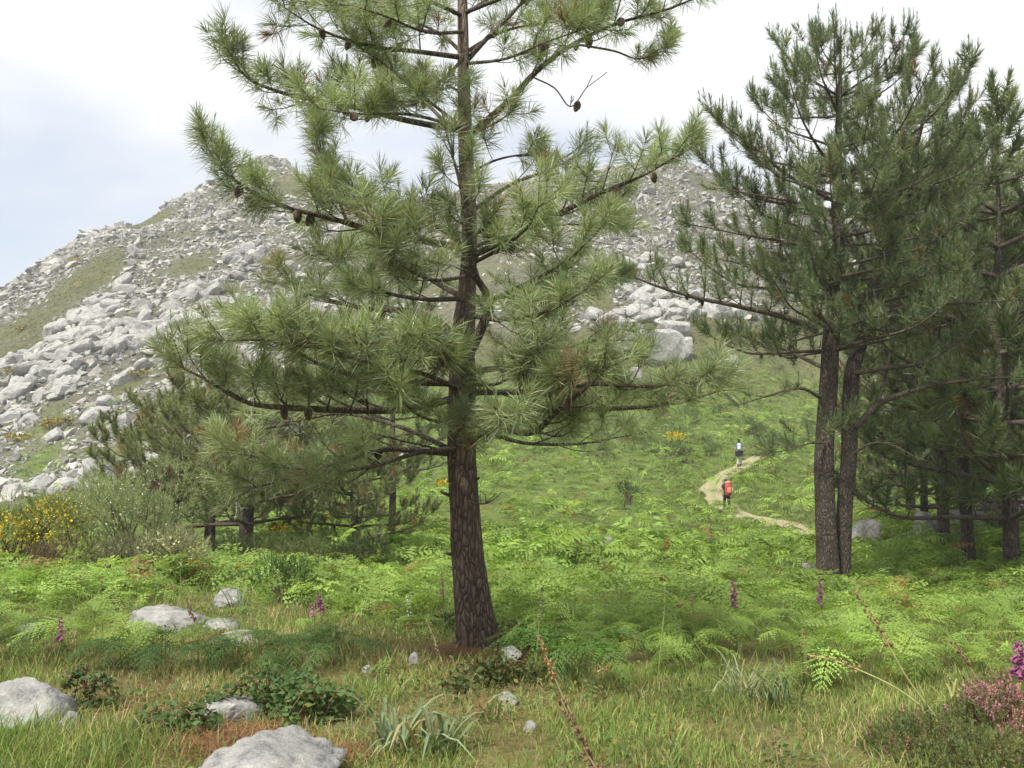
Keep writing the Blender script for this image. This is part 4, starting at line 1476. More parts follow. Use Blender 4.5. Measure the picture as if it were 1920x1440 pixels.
# ------------------------------------------------------------------ grass
def grass_blades():
    r = np.random.default_rng(90)
    A = Acc()
    for (y0, y1, dens, hgt, wdt) in ((3.6, 6.2, 3800, .08, .005), (6.2, 9.5, 1400, .11, .007), (9.5, 15, 160, .2, .009)):
        n = int(1.36 * (y1 ** 2 - y0 ** 2) / 2 * dens)
        y = np.sqrt(r.uniform(y0 ** 2, y1 ** 2, n))
        x = r.uniform(-.74, .74, n) * y
        tuftn = fbm2(x, y, 2.2, 3, 91)
        k = (r.uniform(0, 1, n) < np.clip((tuftn - .26) * 3.2, .22, 1)) & ~bad(x, y, -.03)
        if y0 > 6:
            d, _, _ = fern_density(x, y)
            k &= r.uniform(0, 1, n) > d * .8
        # bare litter: round the trunk foot and round the bottom rock
        px, py = proj(np.stack([x, y, H(x, y)], -1))
        lit = np.maximum(1.5 - np.hypot((px - 885) / 85, (py - 1228) / 26), 1.4 - np.hypot((px - 440) / 120, (py - 1395) / 30))
        k &= r.uniform(0, 1, n) > np.clip(lit, 0, .85)
        x, y, tuftn, px, py = x[k], y[k], tuftn[k], px[k], py[k]
        n = len(x)
        T = np.stack([x, y, H(x, y) - .005], -1)
        lush = smooth01(1.5 - np.hypot((px - 60) / 330, (py - 1420) / 75))
        h = hgt * r.uniform(.35, 1.3, n) * (.55 + .9 * tuftn) * (1 + 1.0 * lush)
        lean = r.normal(0, .45, (n, 2))
        tip = T + np.stack([lean[:, 0] * h, lean[:, 1] * h, h * np.sqrt(np.clip(1 - (lean ** 2).sum(1) * .5, .2, 1))], -1)
        mid = T + (tip - T) * .55 + np.array([0, 0, 1]) * (h * .10)[:, None]
        yaw = r.uniform(0, 3.14, n)
        s = np.stack([np.cos(yaw), np.sin(yaw), np.zeros(n)], -1) * (wdt * r.uniform(.6, 1.4, n) * .5)[:, None]
        V = np.stack([T - s, T + s, mid + s * .8, mid - s * .8, tip], 1)
        o_ = (np.arange(n) * 5)[:, None]
        Fc = np.concatenate([o_ + [0, 1, 2], o_ + [0, 2, 3], o_ + [3, 2, 4]])
        dry = fbm2(x, y, .9, 3, 93)
        pick = r.uniform(0, 1, n) + (dry - .54) * 1.8 - lush * .5
        c = np.where((pick < .58)[:, None], np.array([.20, .285, .07]), np.where((pick < .84)[:, None], np.array([.34, .34, .11]), np.array([.44, .36, .19])))
        c = c * r.uniform(.7, 1.3, n)[:, None]
        A.add(V.reshape(-1, 3), Fc, np.repeat(c, 5, 0))
    n = 7500      # grass verge along the path
    k = r.integers(0, len(PP), n)
    x, y = PP[k, 0] + r.normal(0, 2.6, n), PP[k, 1] + r.normal(-.8, 2.4, n)
    k = dpath(x, y) > .7 * r.uniform(.55, 1.1, n)
    x, y = x[k], y[k]
    P = np.stack([x, y, H(x, y) - .02], -1)
    needles(A, P, np.array([0, 0, 1.0]) + r.normal(0, .25, (len(P), 3)), .04, 7, .22, .03, np.array([.22, .27, .085]) * r.uniform(.7, 1.3, (len(P), 1)), 1, (10, 60), r)
    o = put('grass', A.mesh('grass', M_grass))
    tag(o, 'short green and straw coloured grass in the foreground', 'grass', kind='stuff')
    print('grass tris', len(o.data.polygons))


grass_blades()


def weeds():
    """low broad leaves between the grass blades"""
    r = np.random.default_rng(97)
    n = 34000
    y = np.sqrt(r.uniform(3.6 ** 2, 9 ** 2, n))
    x = r.uniform(-.68, .68, n) * y
    k = (r.uniform(0, 1, n) < smooth01((fbm2(x, y, 1.3, 3, 98) - .46) * 6)) & ~bad(x, y, -.02)
    x, y = x[k], y[k]
    n = len(x)
    C0 = np.stack([x, y, H(x, y) + r.uniform(.01, .09, n)], -1)
    nrm = norm(r.normal(0, .6, (n, 3)) + np.array([0, -.2, 1]))
    a = norm(np.cross(nrm, r.normal(size=(n, 3))))
    b = np.cross(nrm, a)
    s_ = .011 * r.uniform(.5, 1.6, n)[:, None]
    V = np.stack([C0 - a * s_ * 1.2, C0 + b * s_ * .7, C0 + a * s_ * 1.3, C0 - b * s_ * .7], 1)
    o_ = (np.arange(n) * 4)[:, None]
    c = np.array([.12, .18, .05]) * r.uniform(.6, 1.4, (n, 1)) + np.array([.12, .06, .0]) * (r.uniform(0, 1, (n, 1)) < .1)
    A = Acc()
    A.add(V.reshape(-1, 3), np.concatenate([o_ + [0, 1, 2], o_ + [0, 2, 3]]), np.repeat(c, 4, 0))
    tag(put('weeds', A.mesh('weeds', M_shrub)), 'low broad-leaved weeds scattered through the foreground grass', 'weeds', kind='stuff')


weeds()


def litter():
    """fallen pine needles on the soil: round the trunk foot and beside the bottom rock"""
    r = np.random.default_rng(95)
    A = Acc()
    for (cx_, cy_, sx, sy, n) in ((1000, 1350, 420, 60, 1500), (250, 1320, 260, 50, 1200), (885, 1228, 85, 18, 11000), (440, 1398, 110, 22, 4000), (640, 1425, 45, 18, 1200), (800, 1255, 90, 12, 1500)):
        c0 = gpt(cx_, cy_)
        k = c0[1] / F
        x = c0[0] + r.normal(0, sx * k * .6, n)
        y = c0[1] + r.normal(0, sx * k * .45, n)
        T = np.stack([x, y, H(x, y) + r.uniform(.004, .05, n)], -1)
        a = r.uniform(0, 6.283, n)
        d = np.stack([np.cos(a), np.sin(a), r.normal(0, .25, n)], -1) * r.uniform(.04, .09, n)[:, None]
        s = np.stack([-np.sin(a), np.cos(a), np.zeros(n)], -1) * .002
        V = np.stack([T - s, T + s, T + d], 1)
        c = np.array([.33, .18, .085]) * r.uniform(.5, 1.4, n)[:, None]
        A.add(V.reshape(-1, 3), np.arange(n * 3).reshape(-1, 3), np.repeat(c, 3, 0))
    tag(put('needle_litter', A.mesh('needle_litter', M_grass)), 'reddish brown fallen pine needles on the soil', 'litter', kind='stuff')


litter()

# ------------------------------------------------------------------ shrubs
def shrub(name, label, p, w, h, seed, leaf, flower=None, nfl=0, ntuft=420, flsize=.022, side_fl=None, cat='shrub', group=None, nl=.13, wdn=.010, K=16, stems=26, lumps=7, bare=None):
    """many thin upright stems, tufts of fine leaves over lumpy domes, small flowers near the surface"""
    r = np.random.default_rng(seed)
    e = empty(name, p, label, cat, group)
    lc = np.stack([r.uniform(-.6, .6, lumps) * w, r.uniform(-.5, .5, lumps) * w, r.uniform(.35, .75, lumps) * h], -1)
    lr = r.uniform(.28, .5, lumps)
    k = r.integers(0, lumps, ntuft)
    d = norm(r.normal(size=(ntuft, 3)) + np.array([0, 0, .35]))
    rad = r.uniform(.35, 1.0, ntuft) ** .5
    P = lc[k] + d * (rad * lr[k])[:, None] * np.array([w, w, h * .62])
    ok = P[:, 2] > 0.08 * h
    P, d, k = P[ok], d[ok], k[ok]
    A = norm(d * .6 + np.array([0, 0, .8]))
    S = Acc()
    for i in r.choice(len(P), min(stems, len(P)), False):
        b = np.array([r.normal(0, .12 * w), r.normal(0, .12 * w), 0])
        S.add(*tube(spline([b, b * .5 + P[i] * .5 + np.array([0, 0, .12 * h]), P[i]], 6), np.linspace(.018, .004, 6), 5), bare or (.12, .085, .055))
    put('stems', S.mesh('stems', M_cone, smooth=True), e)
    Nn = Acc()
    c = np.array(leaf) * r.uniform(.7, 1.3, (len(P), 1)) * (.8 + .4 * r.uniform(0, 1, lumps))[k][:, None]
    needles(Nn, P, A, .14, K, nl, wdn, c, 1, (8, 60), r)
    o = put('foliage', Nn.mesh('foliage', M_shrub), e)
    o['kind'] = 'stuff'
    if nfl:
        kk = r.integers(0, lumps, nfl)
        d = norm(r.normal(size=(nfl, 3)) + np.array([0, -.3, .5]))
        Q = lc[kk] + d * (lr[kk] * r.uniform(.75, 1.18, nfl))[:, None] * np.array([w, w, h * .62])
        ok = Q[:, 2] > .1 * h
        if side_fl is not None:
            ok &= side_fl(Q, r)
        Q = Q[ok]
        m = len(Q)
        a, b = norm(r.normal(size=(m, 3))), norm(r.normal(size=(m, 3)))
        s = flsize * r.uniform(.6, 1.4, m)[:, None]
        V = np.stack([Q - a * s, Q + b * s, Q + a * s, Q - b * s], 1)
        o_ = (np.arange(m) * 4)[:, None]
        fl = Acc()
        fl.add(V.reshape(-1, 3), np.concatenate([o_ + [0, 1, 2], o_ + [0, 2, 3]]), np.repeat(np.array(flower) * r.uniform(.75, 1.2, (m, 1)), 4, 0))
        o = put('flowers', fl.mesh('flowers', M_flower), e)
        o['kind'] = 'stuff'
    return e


YEL = (.75, .58, .04)
shrub('broom_shrub', 'yellow flowering broom bush at the left edge', gY(30, 13.0), 1.0, 1.45, 1, (.24, .28, .11), YEL, 1700, 620, .018)
shrub('broom_shrub', 'big rounded grey-green broom bush between yellow broom and low pine', gY(258, 14.0), 1.25, 1.95, 2, (.28, .32, .16), (.55, .56, .45), 900, 950, .014, K=18, wdn=.008)
shrub('broom_shrub', 'low pale bush with whitish and yellow flowers before the big broom', gY(352, 12.2), .55, .8, 3, (.29, .30, .17), (.55, .52, .3), 700, 200, .016)
shrub('broom_shrub', 'straggly grey bush between the yellow and the pale bush', gY(215, 12.4), .5, .62, 4, (.2, .2, .12), (.5, .48, .3), 350, 200, .014)
shrub('broom_shrub', 'dull green bush behind the yellow broom', gY(120, 17), 1.5, 1.6, 5, (.24, .28, .12), YEL, 260, 420, .02)
shrub('broom_shrub', 'dry brown twiggy bush below the yellow broom', gY(95, 12.2), .55, .6, 6, (.15, .115, .07), None, 0, 170, bare=(.16, .10, .06), stems=50)
shrub('gorse_bush', 'bright yellow gorse glowing between the low pine trunks', gY(545, 24), .8, .9, 7, (.09, .11, .03), YEL, 900, 180, .03)
shrub('gorse_bush', 'small yellow gorse on the slope right of the thin dark trunk', gY(835, 48), .8, .9, 8, (.09, .11, .03), YEL, 500, 120, .05, wdn=.02)
shrub('gorse_bush', 'small yellow gorse beside the shrubs above the path', gY(1262, 68), 1.0, 1.2, 9, (.09, .12, .035), YEL, 420, 140, .06, wdn=.02)
shrub('broom_shrub', 'green broom bush on the meadow left of the hikers', gY(1180, 48), .9, 1.3, 10, (.085, .13, .05), None, 0, 240, wdn=.016)
shrub('broom_shrub', 'dark rounded bush high on the meadow behind the broom', gY(1285, 60), .9, 1.3, 11, (.075, .11, .04), None, 0, 220, wdn=.018)
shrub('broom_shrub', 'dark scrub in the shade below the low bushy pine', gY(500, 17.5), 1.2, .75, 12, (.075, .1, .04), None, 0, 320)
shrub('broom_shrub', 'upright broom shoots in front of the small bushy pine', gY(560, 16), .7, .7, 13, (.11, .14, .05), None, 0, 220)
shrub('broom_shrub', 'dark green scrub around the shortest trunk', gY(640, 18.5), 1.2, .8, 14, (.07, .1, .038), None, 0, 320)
shrub('broom_shrub', 'leafy bush with tiny white flowers among the ferns left of the nearest trunk', gY(540, 9.6), .42, .5, 15, (.10, .17, .05), (.6, .6, .5), 160, 200, .008, nl=.06, wdn=.012)

bproto = shrub('broom_shrub', 'x', (0, 0, 0), .9, 1.2, 71, (.19, .26, .10), None, 0, 150, wdn=.02, nl=.2, stems=6)
rb = np.random.default_rng(72)
for q in range(64):
    a, Y = rb.uniform(940, 1900), 60 + 42 * rb.uniform(0, 1) ** 1.2
    if dpath(np.array([gY(a, Y)[0]]), np.array([Y]))[0] < 2.5:
        continue
    o = bproto if q == 0 else copy_tree(bproto)
    o.location = [float(v) for v in gY(a, Y)]
    k = rb.uniform(.7, 1.5)
    o.scale = (k * 1.2, k * 1.2, k)
    o.rotation_euler = (0, 0, rb.uniform(0, 6))
    tag(o, 'rounded green bush on the slope above the path', 'shrub', 'bushes above the path')

# scrub on the mountain
gp = [(145, 497, 1.3), (40, 622, 1.0), (103, 625, .8), (520, 488, 1.4), (508, 500, 1.2), (240, 713, 1.0), (262, 708, 1.0), (15, 705, 1.0), (30, 830, 1.0), (95, 805, .8), (115, 800, 1.0), (75, 745, .8),
      (180, 880, .9), (370, 875, 1.2)]
gproto = [shrub('gorse_bush', 'x', (0, 0, 0), 1.0, 1.1, 60 + k, (.12, .13, .05), (.45, .34, .06), 110, 70, .10, group='gorse on the mountain', wdn=.05, nl=.22, K=10, stems=4) for k in range(2)]
for q, (a, b, s) in enumerate(gp):
    o = gproto[q] if q < 2 else copy_tree(gproto[q % 2])
    o.location = [float(v) for v in gpt(a, b)]
    o.scale = (s * 1.5, s * 1.5, s)
    o.rotation_euler = (0, 0, q * 1.7)
    tag(o, 'small patch of yellow gorse between the rocks of the mountain slope', 'gorse', 'gorse on the mountain')


def heath():
    r = np.random.default_rng(120)
    n = 100000
    y = np.sqrt(r.uniform(52 ** 2, 250 ** 2, n))
    x = r.uniform(-.66, .36, n) * y
    P = np.stack([x, y, H(x, y)], -1)
    rk = rockiness(P)
    k = (r.uniform(0, 1, n) < np.clip(1.0 - rk * 1.15, .05, 1) * np.clip(y / 150, .35, 1)) & (dpath(x, y) > 1.6)
    px, py = proj(P)
    k &= ~((px > 640) & (px < 1000) & (r.uniform(0, 1, n) < .5))
    P = P[k]
    n = len(P)
    A = Acc()
    ax = norm(r.normal(0, .35, (n, 3)) + np.array([0, 0, 1]))
    g = np.clip(fbm(P * .06, 3) * 2 - .5, 0, 1)[:, None]
    c = np.array([.15, .185, .078]) * (1 - g) + np.array([.20, .17, .095]) * g
    fr_ = smooth01((112 - P[:, 1]) / 20)[:, None]
    c = c * (1 - fr_) + np.array([.185, .255, .08]) * fr_
    c = c * r.uniform(.7, 1.3, (n, 1)) + np.array([.07, .03, .0]) * (r.uniform(0, 1, (n, 1)) < .12)
    needles(A, P - np.array([0, 0, .06]), ax, .06, 8, .3, .13, c, 1, (20, 88), r)
    tag(put('hillside_heath', A.mesh('hillside_heath', M_shrub)), 'olive heath and grass clumps between the mountain rocks', 'heath', kind='stuff')


heath()

# ------------------------------------------------------------------ flowering stalks and leaf clumps
M_stalk = vcol_mat('stalk', .7)


def stalk_spike(name, label, pts, cap0, capcol, stemcol, n, size, cat, seed, group=None, part='seed_capsule', r0=.006):
    """a bent stalk whose upper part carries seed capsules or bells"""
    r = np.random.default_rng(seed)
    P = spline(pts, 24)
    b = P[0]
    e = empty(name, b, label, cat, group)
    A = Acc()
    A.add(*tube(P - b, np.linspace(r0, r0 * .4, 24), 6), stemcol)
    put('stalk', A.mesh('stalk', M_stalk, smooth=True), e)
    iV, iF = ICO[2]
    L = np.concatenate([[0], np.cumsum(np.linalg.norm(np.diff(P, axis=0), axis=1))])
    A = Acc()
    for i in range(n):
        f = cap0 + (1 - cap0) * (i + .5) / n
        q = np.array([np.interp(f * L[-1], L, P[:, k]) for k in range(3)]) - b
        t = norm(np.array([np.interp(min(f + .02, 1) * L[-1], L, P[:, k]) for k in range(3)]) - b - q)
        a = norm(np.cross(t, r.normal(size=3)))
        s = 1.45 * size * r.uniform(.75, 1.2) * (1.1 - .45 * (i / n))
        if part == 'bell':
            B_ = norm(a + np.array([0, 0, -.55]))
            u = norm(np.cross(B_, t + .01))
            v = np.cross(B_, u)
            rr, V = [(.35, 0), (.55, .45), (.6, .8), (.85, 1.0)], []
            for (k_, h_) in rr:
                for j in range(6):
                    an = j * math.pi / 3
                    V.append(q + B_ * h_ * s * 1.7 + (u * math.cos(an) + v * math.sin(an)) * k_ * s * .6)
            Fc = []
            for h_ in range(3):
                for j in range(6):
                    x0, x1 = h_ * 6 + j, h_ * 6 + (j + 1) % 6
                    Fc += [(x0, x1, x1 + 6), (x0, x1 + 6, x0 + 6)]
            A.add(V, Fc, np.array(capcol) * r.uniform(.75, 1.25))
        else:
            A.add(q + a * s * 1.1 + iV * s * np.array([.62, .62, .75]), iF, np.array(capcol) * r.uniform(.6, 1.3))
    put('seed_head' if part != 'bell' else 'flower_spike', A.mesh(part, M_stalk if part != 'bell' else M_flower, smooth=True), e)
    return e


def PX(Y, *pts):
    return [at(a, b, Y + k * .0) for k, (a, b) in enumerate(pts)]


ORA, STR, BRN = (.27, .135, .05), (.30, .27, .12), (.17, .10, .055)
stalk_spike('asphodel_stalk', 'leaning orange asphodel seed stalk in front of the arching fern', PX(4.9, (1075, 1345), (1048, 1290), (1028, 1240), (1008, 1190)), .45, ORA, STR, 34, .009, 'flower stalk', 1)
stalk_spike('asphodel_stalk', 'thick brown seed stalk leaning at the bottom edge', PX(3.7, (1150, 1490), (1105, 1420), (1070, 1350), (1052, 1310)), .25, BRN, STR, 42, .010, 'flower stalk', 2, r0=.005)
stalk_spike('asphodel_stalk', 'tall bent asphodel seed stalk leaning from the pink heather', PX(4.6, (1755, 1345), (1700, 1270), (1655, 1190), (1625, 1145), (1606, 1105)), .55, (.24, .15, .06), (.33, .33, .13), 40, .0085, 'flower stalk', 3)
stalk_spike('asphodel_stalk', 'low arching stalk bending left from the pink heather', PX(4.6, (1750, 1342), (1680, 1290), (1600, 1252), (1550, 1235), (1515, 1228)), .6, (.25, .18, .07), (.36, .36, .15), 30, .008, 'flower stalk', 4)
stalk_spike('asphodel_stalk', 'short brown seed stalk right of the tall bent one', PX(5.2, (1850, 1300), (1822, 1258), (1795, 1215), (1782, 1200)), .5, BRN, STR, 24, .008, 'flower stalk', 5)
stalk_spike('asphodel_stalk', 'short orange seed stalk above the pale grass clump', PX(6.0, (1512, 1250), (1508, 1215), (1504, 1180)), .5, ORA, STR, 18, .009, 'flower stalk', 6)
stalk_spike('asphodel_stalk', 'thin straight green stalk standing in the bracken', PX(5.6, (1232, 1290), (1240, 1200), (1246, 1140), (1247, 1100)), .7, (.12, .16, .05), (.25, .30, .10), 20, .006, 'flower stalk', 7, r0=.004)
stalk_spike('asphodel_stalk', 'brown seed stalk hanging low in the bottom grass', PX(4.2, (1462, 1450), (1455, 1405), (1448, 1360)), .4, (.2, .14, .06), STR, 22, .006, 'flower stalk', 8, r0=.004)
stalk_spike('asphodel_stalk', 'dark seed stalk just left of the nearest trunk', PX(6.0, (828, 1240), (815, 1200), (800, 1165)), .25, (.13, .11, .05), STR, 24, .008, 'flower stalk', 9)
stalk_spike('asphodel_stalk', 'green seed stalk just right of the nearest trunk', PX(5.6, (1005, 1240), (1012, 1160), (1018, 1095)), .5, (.10, .12, .045), (.16, .2, .07), 26, .008, 'flower stalk', 10)
stalk_spike('asphodel_stalk', 'rust brown spike left among tall weeds by the shrubs', PX(9.5, (160, 1160), (152, 1110), (150, 1065)), .4, (.25, .10, .045), STR, 30, .010, 'flower stalk', 11)
stalk_spike('asphodel_stalk', 'rust brown spike before the pale flowering bush', PX(9.5, (182, 1160), (190, 1120), (193, 1080)), .6, (.25, .10, .045), STR, 22, .011, 'flower stalk', 12)
stalk_spike('asphodel_stalk', 'dark brown spike on the left edge of the ferns', PX(8.5, (14, 1175), (10, 1140), (9, 1105)), .3, (.14, .085, .05), STR, 24, .009, 'flower stalk', 13)
stalk_spike('asphodel_stalk', 'dark spike in front of the broad slab', PX(6.5, (372, 1190), (362, 1160), (350, 1125)), .35, (.15, .08, .05), (.18, .13, .07), 22, .008, 'flower stalk', 14)
stalk_spike('asphodel_stalk', 'small orange spike lying in the big fern', PX(5.4, (1120, 1260), (1140, 1250), (1165, 1243)), .3, ORA, STR, 16, .008, 'flower stalk', 15)
PUR = (.36, .12, .25)
fx = [('foxglove', 'purple foxglove in the bracken left of the twin trunks', 1376, 9.0, 1100, 1150, .022, 14), ('foxglove', 'purple foxglove just below the twin trunks', 1538, 9.5, 1100, 1145, .02, 12),
      ('foxglove', 'tall purple foxglove cut by the right edge', 1911, 5.2, 1200, 1320, .024, 22), ('foxglove', 'faded pink foxglove left of the purple ones', 1298, 9.2, 1128, 1160, .016, 8),
      ('foxglove', 'pink foxglove in the middle of the bracken right of the trunk', 1135, 9.0, 1140, 1172, .015, 8), ('foxglove', 'magenta foxglove pair left of the nearest trunk, taller one', 601, 8.4, 1128, 1180, .019, 13),
      ('foxglove', 'magenta foxglove pair left of the nearest trunk, shorter one', 588, 8.5, 1142, 1180, .017, 9), ('foxglove', 'small purple foxglove near the left edge by the rounded rock', 113, 7.2, 1170, 1210, .02, 8),
      ('foxglove', 'pale pink foxglove close to the left side of the nearest trunk', 830, 9.0, 1088, 1130, .014, 9), ('foxglove', 'distant dull purple foxglove on the meadow below the red backpack', 1330, 24, 966, 985, .035, 7)]
for q, (nm, lab, a, Y, y0, y1, s, n) in enumerate(fx):
    if Y < 20 and a < 1900:
        Y, y0, y1, s = Y * .86, y0 - 14, y1 - 8, s * .9
    g = gY(a + 4, Y)
    stalk_spike(nm, lab, [g, (g + at(a + 2, y1, Y)) / 2, at(a + 2, y1, Y), at(a, (y0 + y1) / 2, Y), at(a - 2, y0, Y)], .55 if s > .018 else .65, PUR if s > .017 else (.45, .22, .3), (.13, .17, .06), n * 2, s * .8, 'foxglove', 40 + q, 'foxgloves', 'bell')
g = gY(768, 8.0)
stalk_spike('asphodel_stalk', 'white flowering spike left of the nearest trunk', [g, at(768, 1160, 8.0), at(766, 1118, 8.0)], .45, (.5, .53, .42), (.2, .24, .12), 26, .012, 'flower stalk', 60, r0=.007)


def straps(name, label, p, n, ln, wd_, colr, seed, cat, arch=1.0):
    """long strap leaves arching out of one point, each leaf a piece of its own"""
    r = np.random.default_rng(seed)
    e = empty(name, p, label, cat)
    for k in range(n):
        a = r.uniform(0, 6.283)
        L = ln * r.uniform(.55, 1.15)
        up, out = r.uniform(.45, 1.0), r.uniform(.2, .8) * arch
        d = np.array([math.cos(a), math.sin(a), 0])
        b = d * r.uniform(0, .05) + np.array([r.normal(0, .05), r.normal(0, .04), -.01])
        P = spline([b, b + d * L * out * .3 + np.array([0, 0, L * up * .45]), b + d * L * out * .75 + np.array([0, 0, L * up * .72]), b + d * L * out * 1.25 + np.array([0, 0, L * up * r.uniform(.3, .75)])], 8)
        s = np.array([-math.sin(a), math.cos(a), 0])
        w = wd_ * r.uniform(.7, 1.2) * np.array([.7, 1, 1, .95, .85, .7, .45, .05])[:, None] * .5
        fold = np.array([0, 0, -1.0]) * w * .5
        V = np.concatenate([P - s * w, P + fold, P + s * w])
        i = np.arange(7)
        Fc = np.concatenate([np.stack([i, i + 8, i + 9], 1), np.stack([i, i + 9, i + 1], 1), np.stack([i + 8, i + 16, i + 17], 1), np.stack([i + 8, i + 17, i + 9], 1)])
        c = np.array(colr) * r.uniform(.75, 1.3)
        if r.uniform() < .14:
            c = np.array([.4, .3, .15]) * r.uniform(.7, 1.1)
        put('leaf', mesh('leaf', V, Fc, M_grass, c), e)
    return e


GLA = (.20, .26, .13)
straps('asphodel_plant', 'clump of grey-green strap leaves right of the bottom rock', gpt(745, 1410), 34, .36, .022, GLA, 1, 'plant', 1.1)
straps('asphodel_plant', 'second strap-leaved clump with leaves reaching right', gpt(815, 1415), 24, .36, .022, GLA, 2, 'plant', 1.1)
straps('asphodel_plant', 'pale long-leaved clump in the grass before the bracken', gpt(1395, 1315), 60, .40, .009, (.27, .31, .17), 3, 'plant', 1.2)
straps('asphodel_plant', 'darker leafy clump right of the pale long-leaved clump', gpt(1465, 1330), 30, .36, .014, (.13, .19, .08), 4, 'plant', .8)
straps('asphodel_plant', 'few yellowish strap leaves at the edge of the heather', gpt(1790, 1335), 12, .24, .02, (.34, .34, .12), 5, 'plant', 1.0)
straps('asphodel_plant', 'thin blue-green clump in front of the blocky rock', gpt(450, 1152), 22, .36, .02, (.17, .22, .12), 6, 'plant', 1.0)
straps('asphodel_plant', 'short strap leaves left of the leaning orange stalk', gpt(925, 1345), 14, .26, .016, (.22, .27, .12), 7, 'plant', 1.1)
straps('asphodel_plant', 'single green blades left of the bottom rock', gpt(205, 1440), 7, .26, .02, (.17, .25, .08), 8, 'plant', .8)
straps('asphodel_plant', 'upright green leaves at the left among the tall ferns', gpt(140, 1120), 26, .5, .03, (.12, .19, .07), 9, 'plant', .6)
straps('asphodel_plant', 'tall fine grass tuft left of the low arching stalk', gpt(1540, 1285), 80, .48, .006, (.15, .21, .06), 10, 'plant', .45)
straps('asphodel_plant', 'light green leaves left of the foxglove pair', gpt(655, 1185), 20, .3, .02, (.19, .25, .09), 11, 'plant', 1.1)


def bramble(label, p, w, h, seed, nleaf, colr, name='bramble', cat='bramble', stems=9):
    r = np.random.default_rng(seed)
    e = empty(name, p, label, cat)
    S, Lf = Acc(), Acc()
    Q = []
    for k in range(stems):
        a = r.uniform(0, 6.283)
        d = np.array([math.cos(a) * w, math.sin(a) * w * .7, 0])
        P = spline([(0, 0, 0), d * .35 + np.array([0, 0, h * r.uniform(.6, 1.1)]), d * .8 + np.array([0, 0, h * r.uniform(.4, .9)]), d * 1.15 + np.array([0, 0, h * .25])], 14)
        S.add(*tube(P, np.linspace(.005, .002, 14), 5), (.17, .09, .05))
        Q.append(P)
    put('stems', S.mesh('stems', M_stalk, smooth=True), e)
    Q = np.concatenate(Q)
    C0 = Q[r.integers(0, len(Q), nleaf)] + r.normal(0, .06 * w + .01, (nleaf, 3))
    C0[:, 2] = np.abs(C0[:, 2])
    nrm = norm(r.normal(0, .6, (nleaf, 3)) + np.array([0, -.25, 1]))
    a = norm(np.cross(nrm, r.normal(size=(nleaf, 3))))
    b = np.cross(nrm, a)
    s = .015 * r.uniform(.6, 1.5, nleaf)[:, None]
    V = np.stack([C0 - a * s * 1.2, C0 - a * s * .2 + b * s * .8 - nrm * s * .2, C0 + a * s * 1.3 - nrm * s * .25, C0 - a * s * .2 - b * s * .8 - nrm * s * .2], 1)
    o_ = (np.arange(nleaf) * 4)[:, None]
    c = np.array(colr) * r.uniform(.6, 1.35, (nleaf, 1)) + np.array([.08, 0, 0]) * (r.uniform(0, 1, (nleaf, 1)) < .05)
    Lf.add(V.reshape(-1, 3), np.concatenate([o_ + [0, 1, 2], o_ + [0, 2, 3]]), np.repeat(c, 4, 0))
    o = put('foliage', Lf.mesh('foliage', M_shrub), e)
    o['kind'] = 'stuff'
    return e


bramble('leafy bramble patch spilling over the low grey rock', gpt(510, 1345), .36, .22, 1, 1100, (.085, .15, .045))
bramble('bramble shoots with bright leaves right of the low grey rock', gpt(605, 1360), .24, .2, 2, 500, (.11, .19, .05))
bramble('small bramble left of the low grey rock', gpt(330, 1380), .2, .16, 3, 420, (.09, .16, .045))
bramble('dark bramble beside the rounded grey rock', gpt(165, 1330), .16, .22, 4, 320, (.08, .14, .04))
bramble('dark leafy tuft at the right foot of the nearest trunk', gpt(1000, 1225), .3, .2, 5, 600, (.06, .11, .03))
bramble('dark leafy tuft at the left of the nearest trunk', gpt(840, 1185), .2, .22, 6, 400, (.07, .125, .035))
bramble('brown-tinged bramble in the grass left of the arching fern', gpt(930, 1290), .3, .16, 7, 600, (.10, .13, .04))


def heather(label, p, w, h, seed, pink, n=420):
    r = np.random.default_rng(seed)
    e = empty('heather', p, label, 'heather')
    a, rad = r.uniform(0, 6.283, n), np.sqrt(r.uniform(0, 1, n))
    x, y = np.cos(a) * rad * w, np.sin(a) * rad * w * .8
    z = h * (1 - rad ** 2) * r.uniform(.45, 1.05, n)
    P = np.stack([x, y, z], -1)
    S = Acc()
    for i in range(0, n, 8):
        S.add(*tube(np.array([P[i] * np.array([.5, .5, 0]), P[i]]), [.004, .002], 4), (.14, .085, .05))
    put('stems', S.mesh('stems', M_stalk), e)
    A = Acc()
    ax = norm(np.stack([x / w * .6, y / w * .6, np.ones(n)], -1) + r.normal(0, .2, (n, 3)))
    needles(A, P - ax * .06, ax, .10, 26, .028, .006, np.array([.17, .21, .08]) * r.uniform(.6, 1.4, (n, 1)) + np.array([.05, .01, 0]) * (r.uniform(0, 1, (n, 1)) < .25), 1, (25, 80), r)
    o = put('foliage', A.mesh('foliage', M_shrub), e)
    o['kind'] = 'stuff'
    k = pink(x, y, r)
    F_ = Acc()
    needles(F_, P[k] - ax[k] * .01, ax[k], .06, 30, .016, .008, np.array([.62, .30, .34]) * r.uniform(.6, 1.3, (k.sum(), 1)), 1, (30, 80), r)
    o = put('flowers', F_.mesh('flowers', M_flower), e)
    o['kind'] = 'stuff'
    return e


heather('large pink flowering heather clump in the bottom right corner', gpt(1880, 1375), .34, .26, 1, lambda x, y, r: (x > -.16) & (r.uniform(0, 1, len(x)) < .85), 620)
heather('low green heather left of the pink clump with few flowers', gpt(1740, 1410), .34, .2, 2, lambda x, y, r: r.uniform(0, 1, len(x)) < .05, 520)
heather('dark green heather at the bottom right edge', gpt(1880, 1445), .36, .16, 3, lambda x, y, r: r.uniform(0, 1, len(x)) < .03, 480)

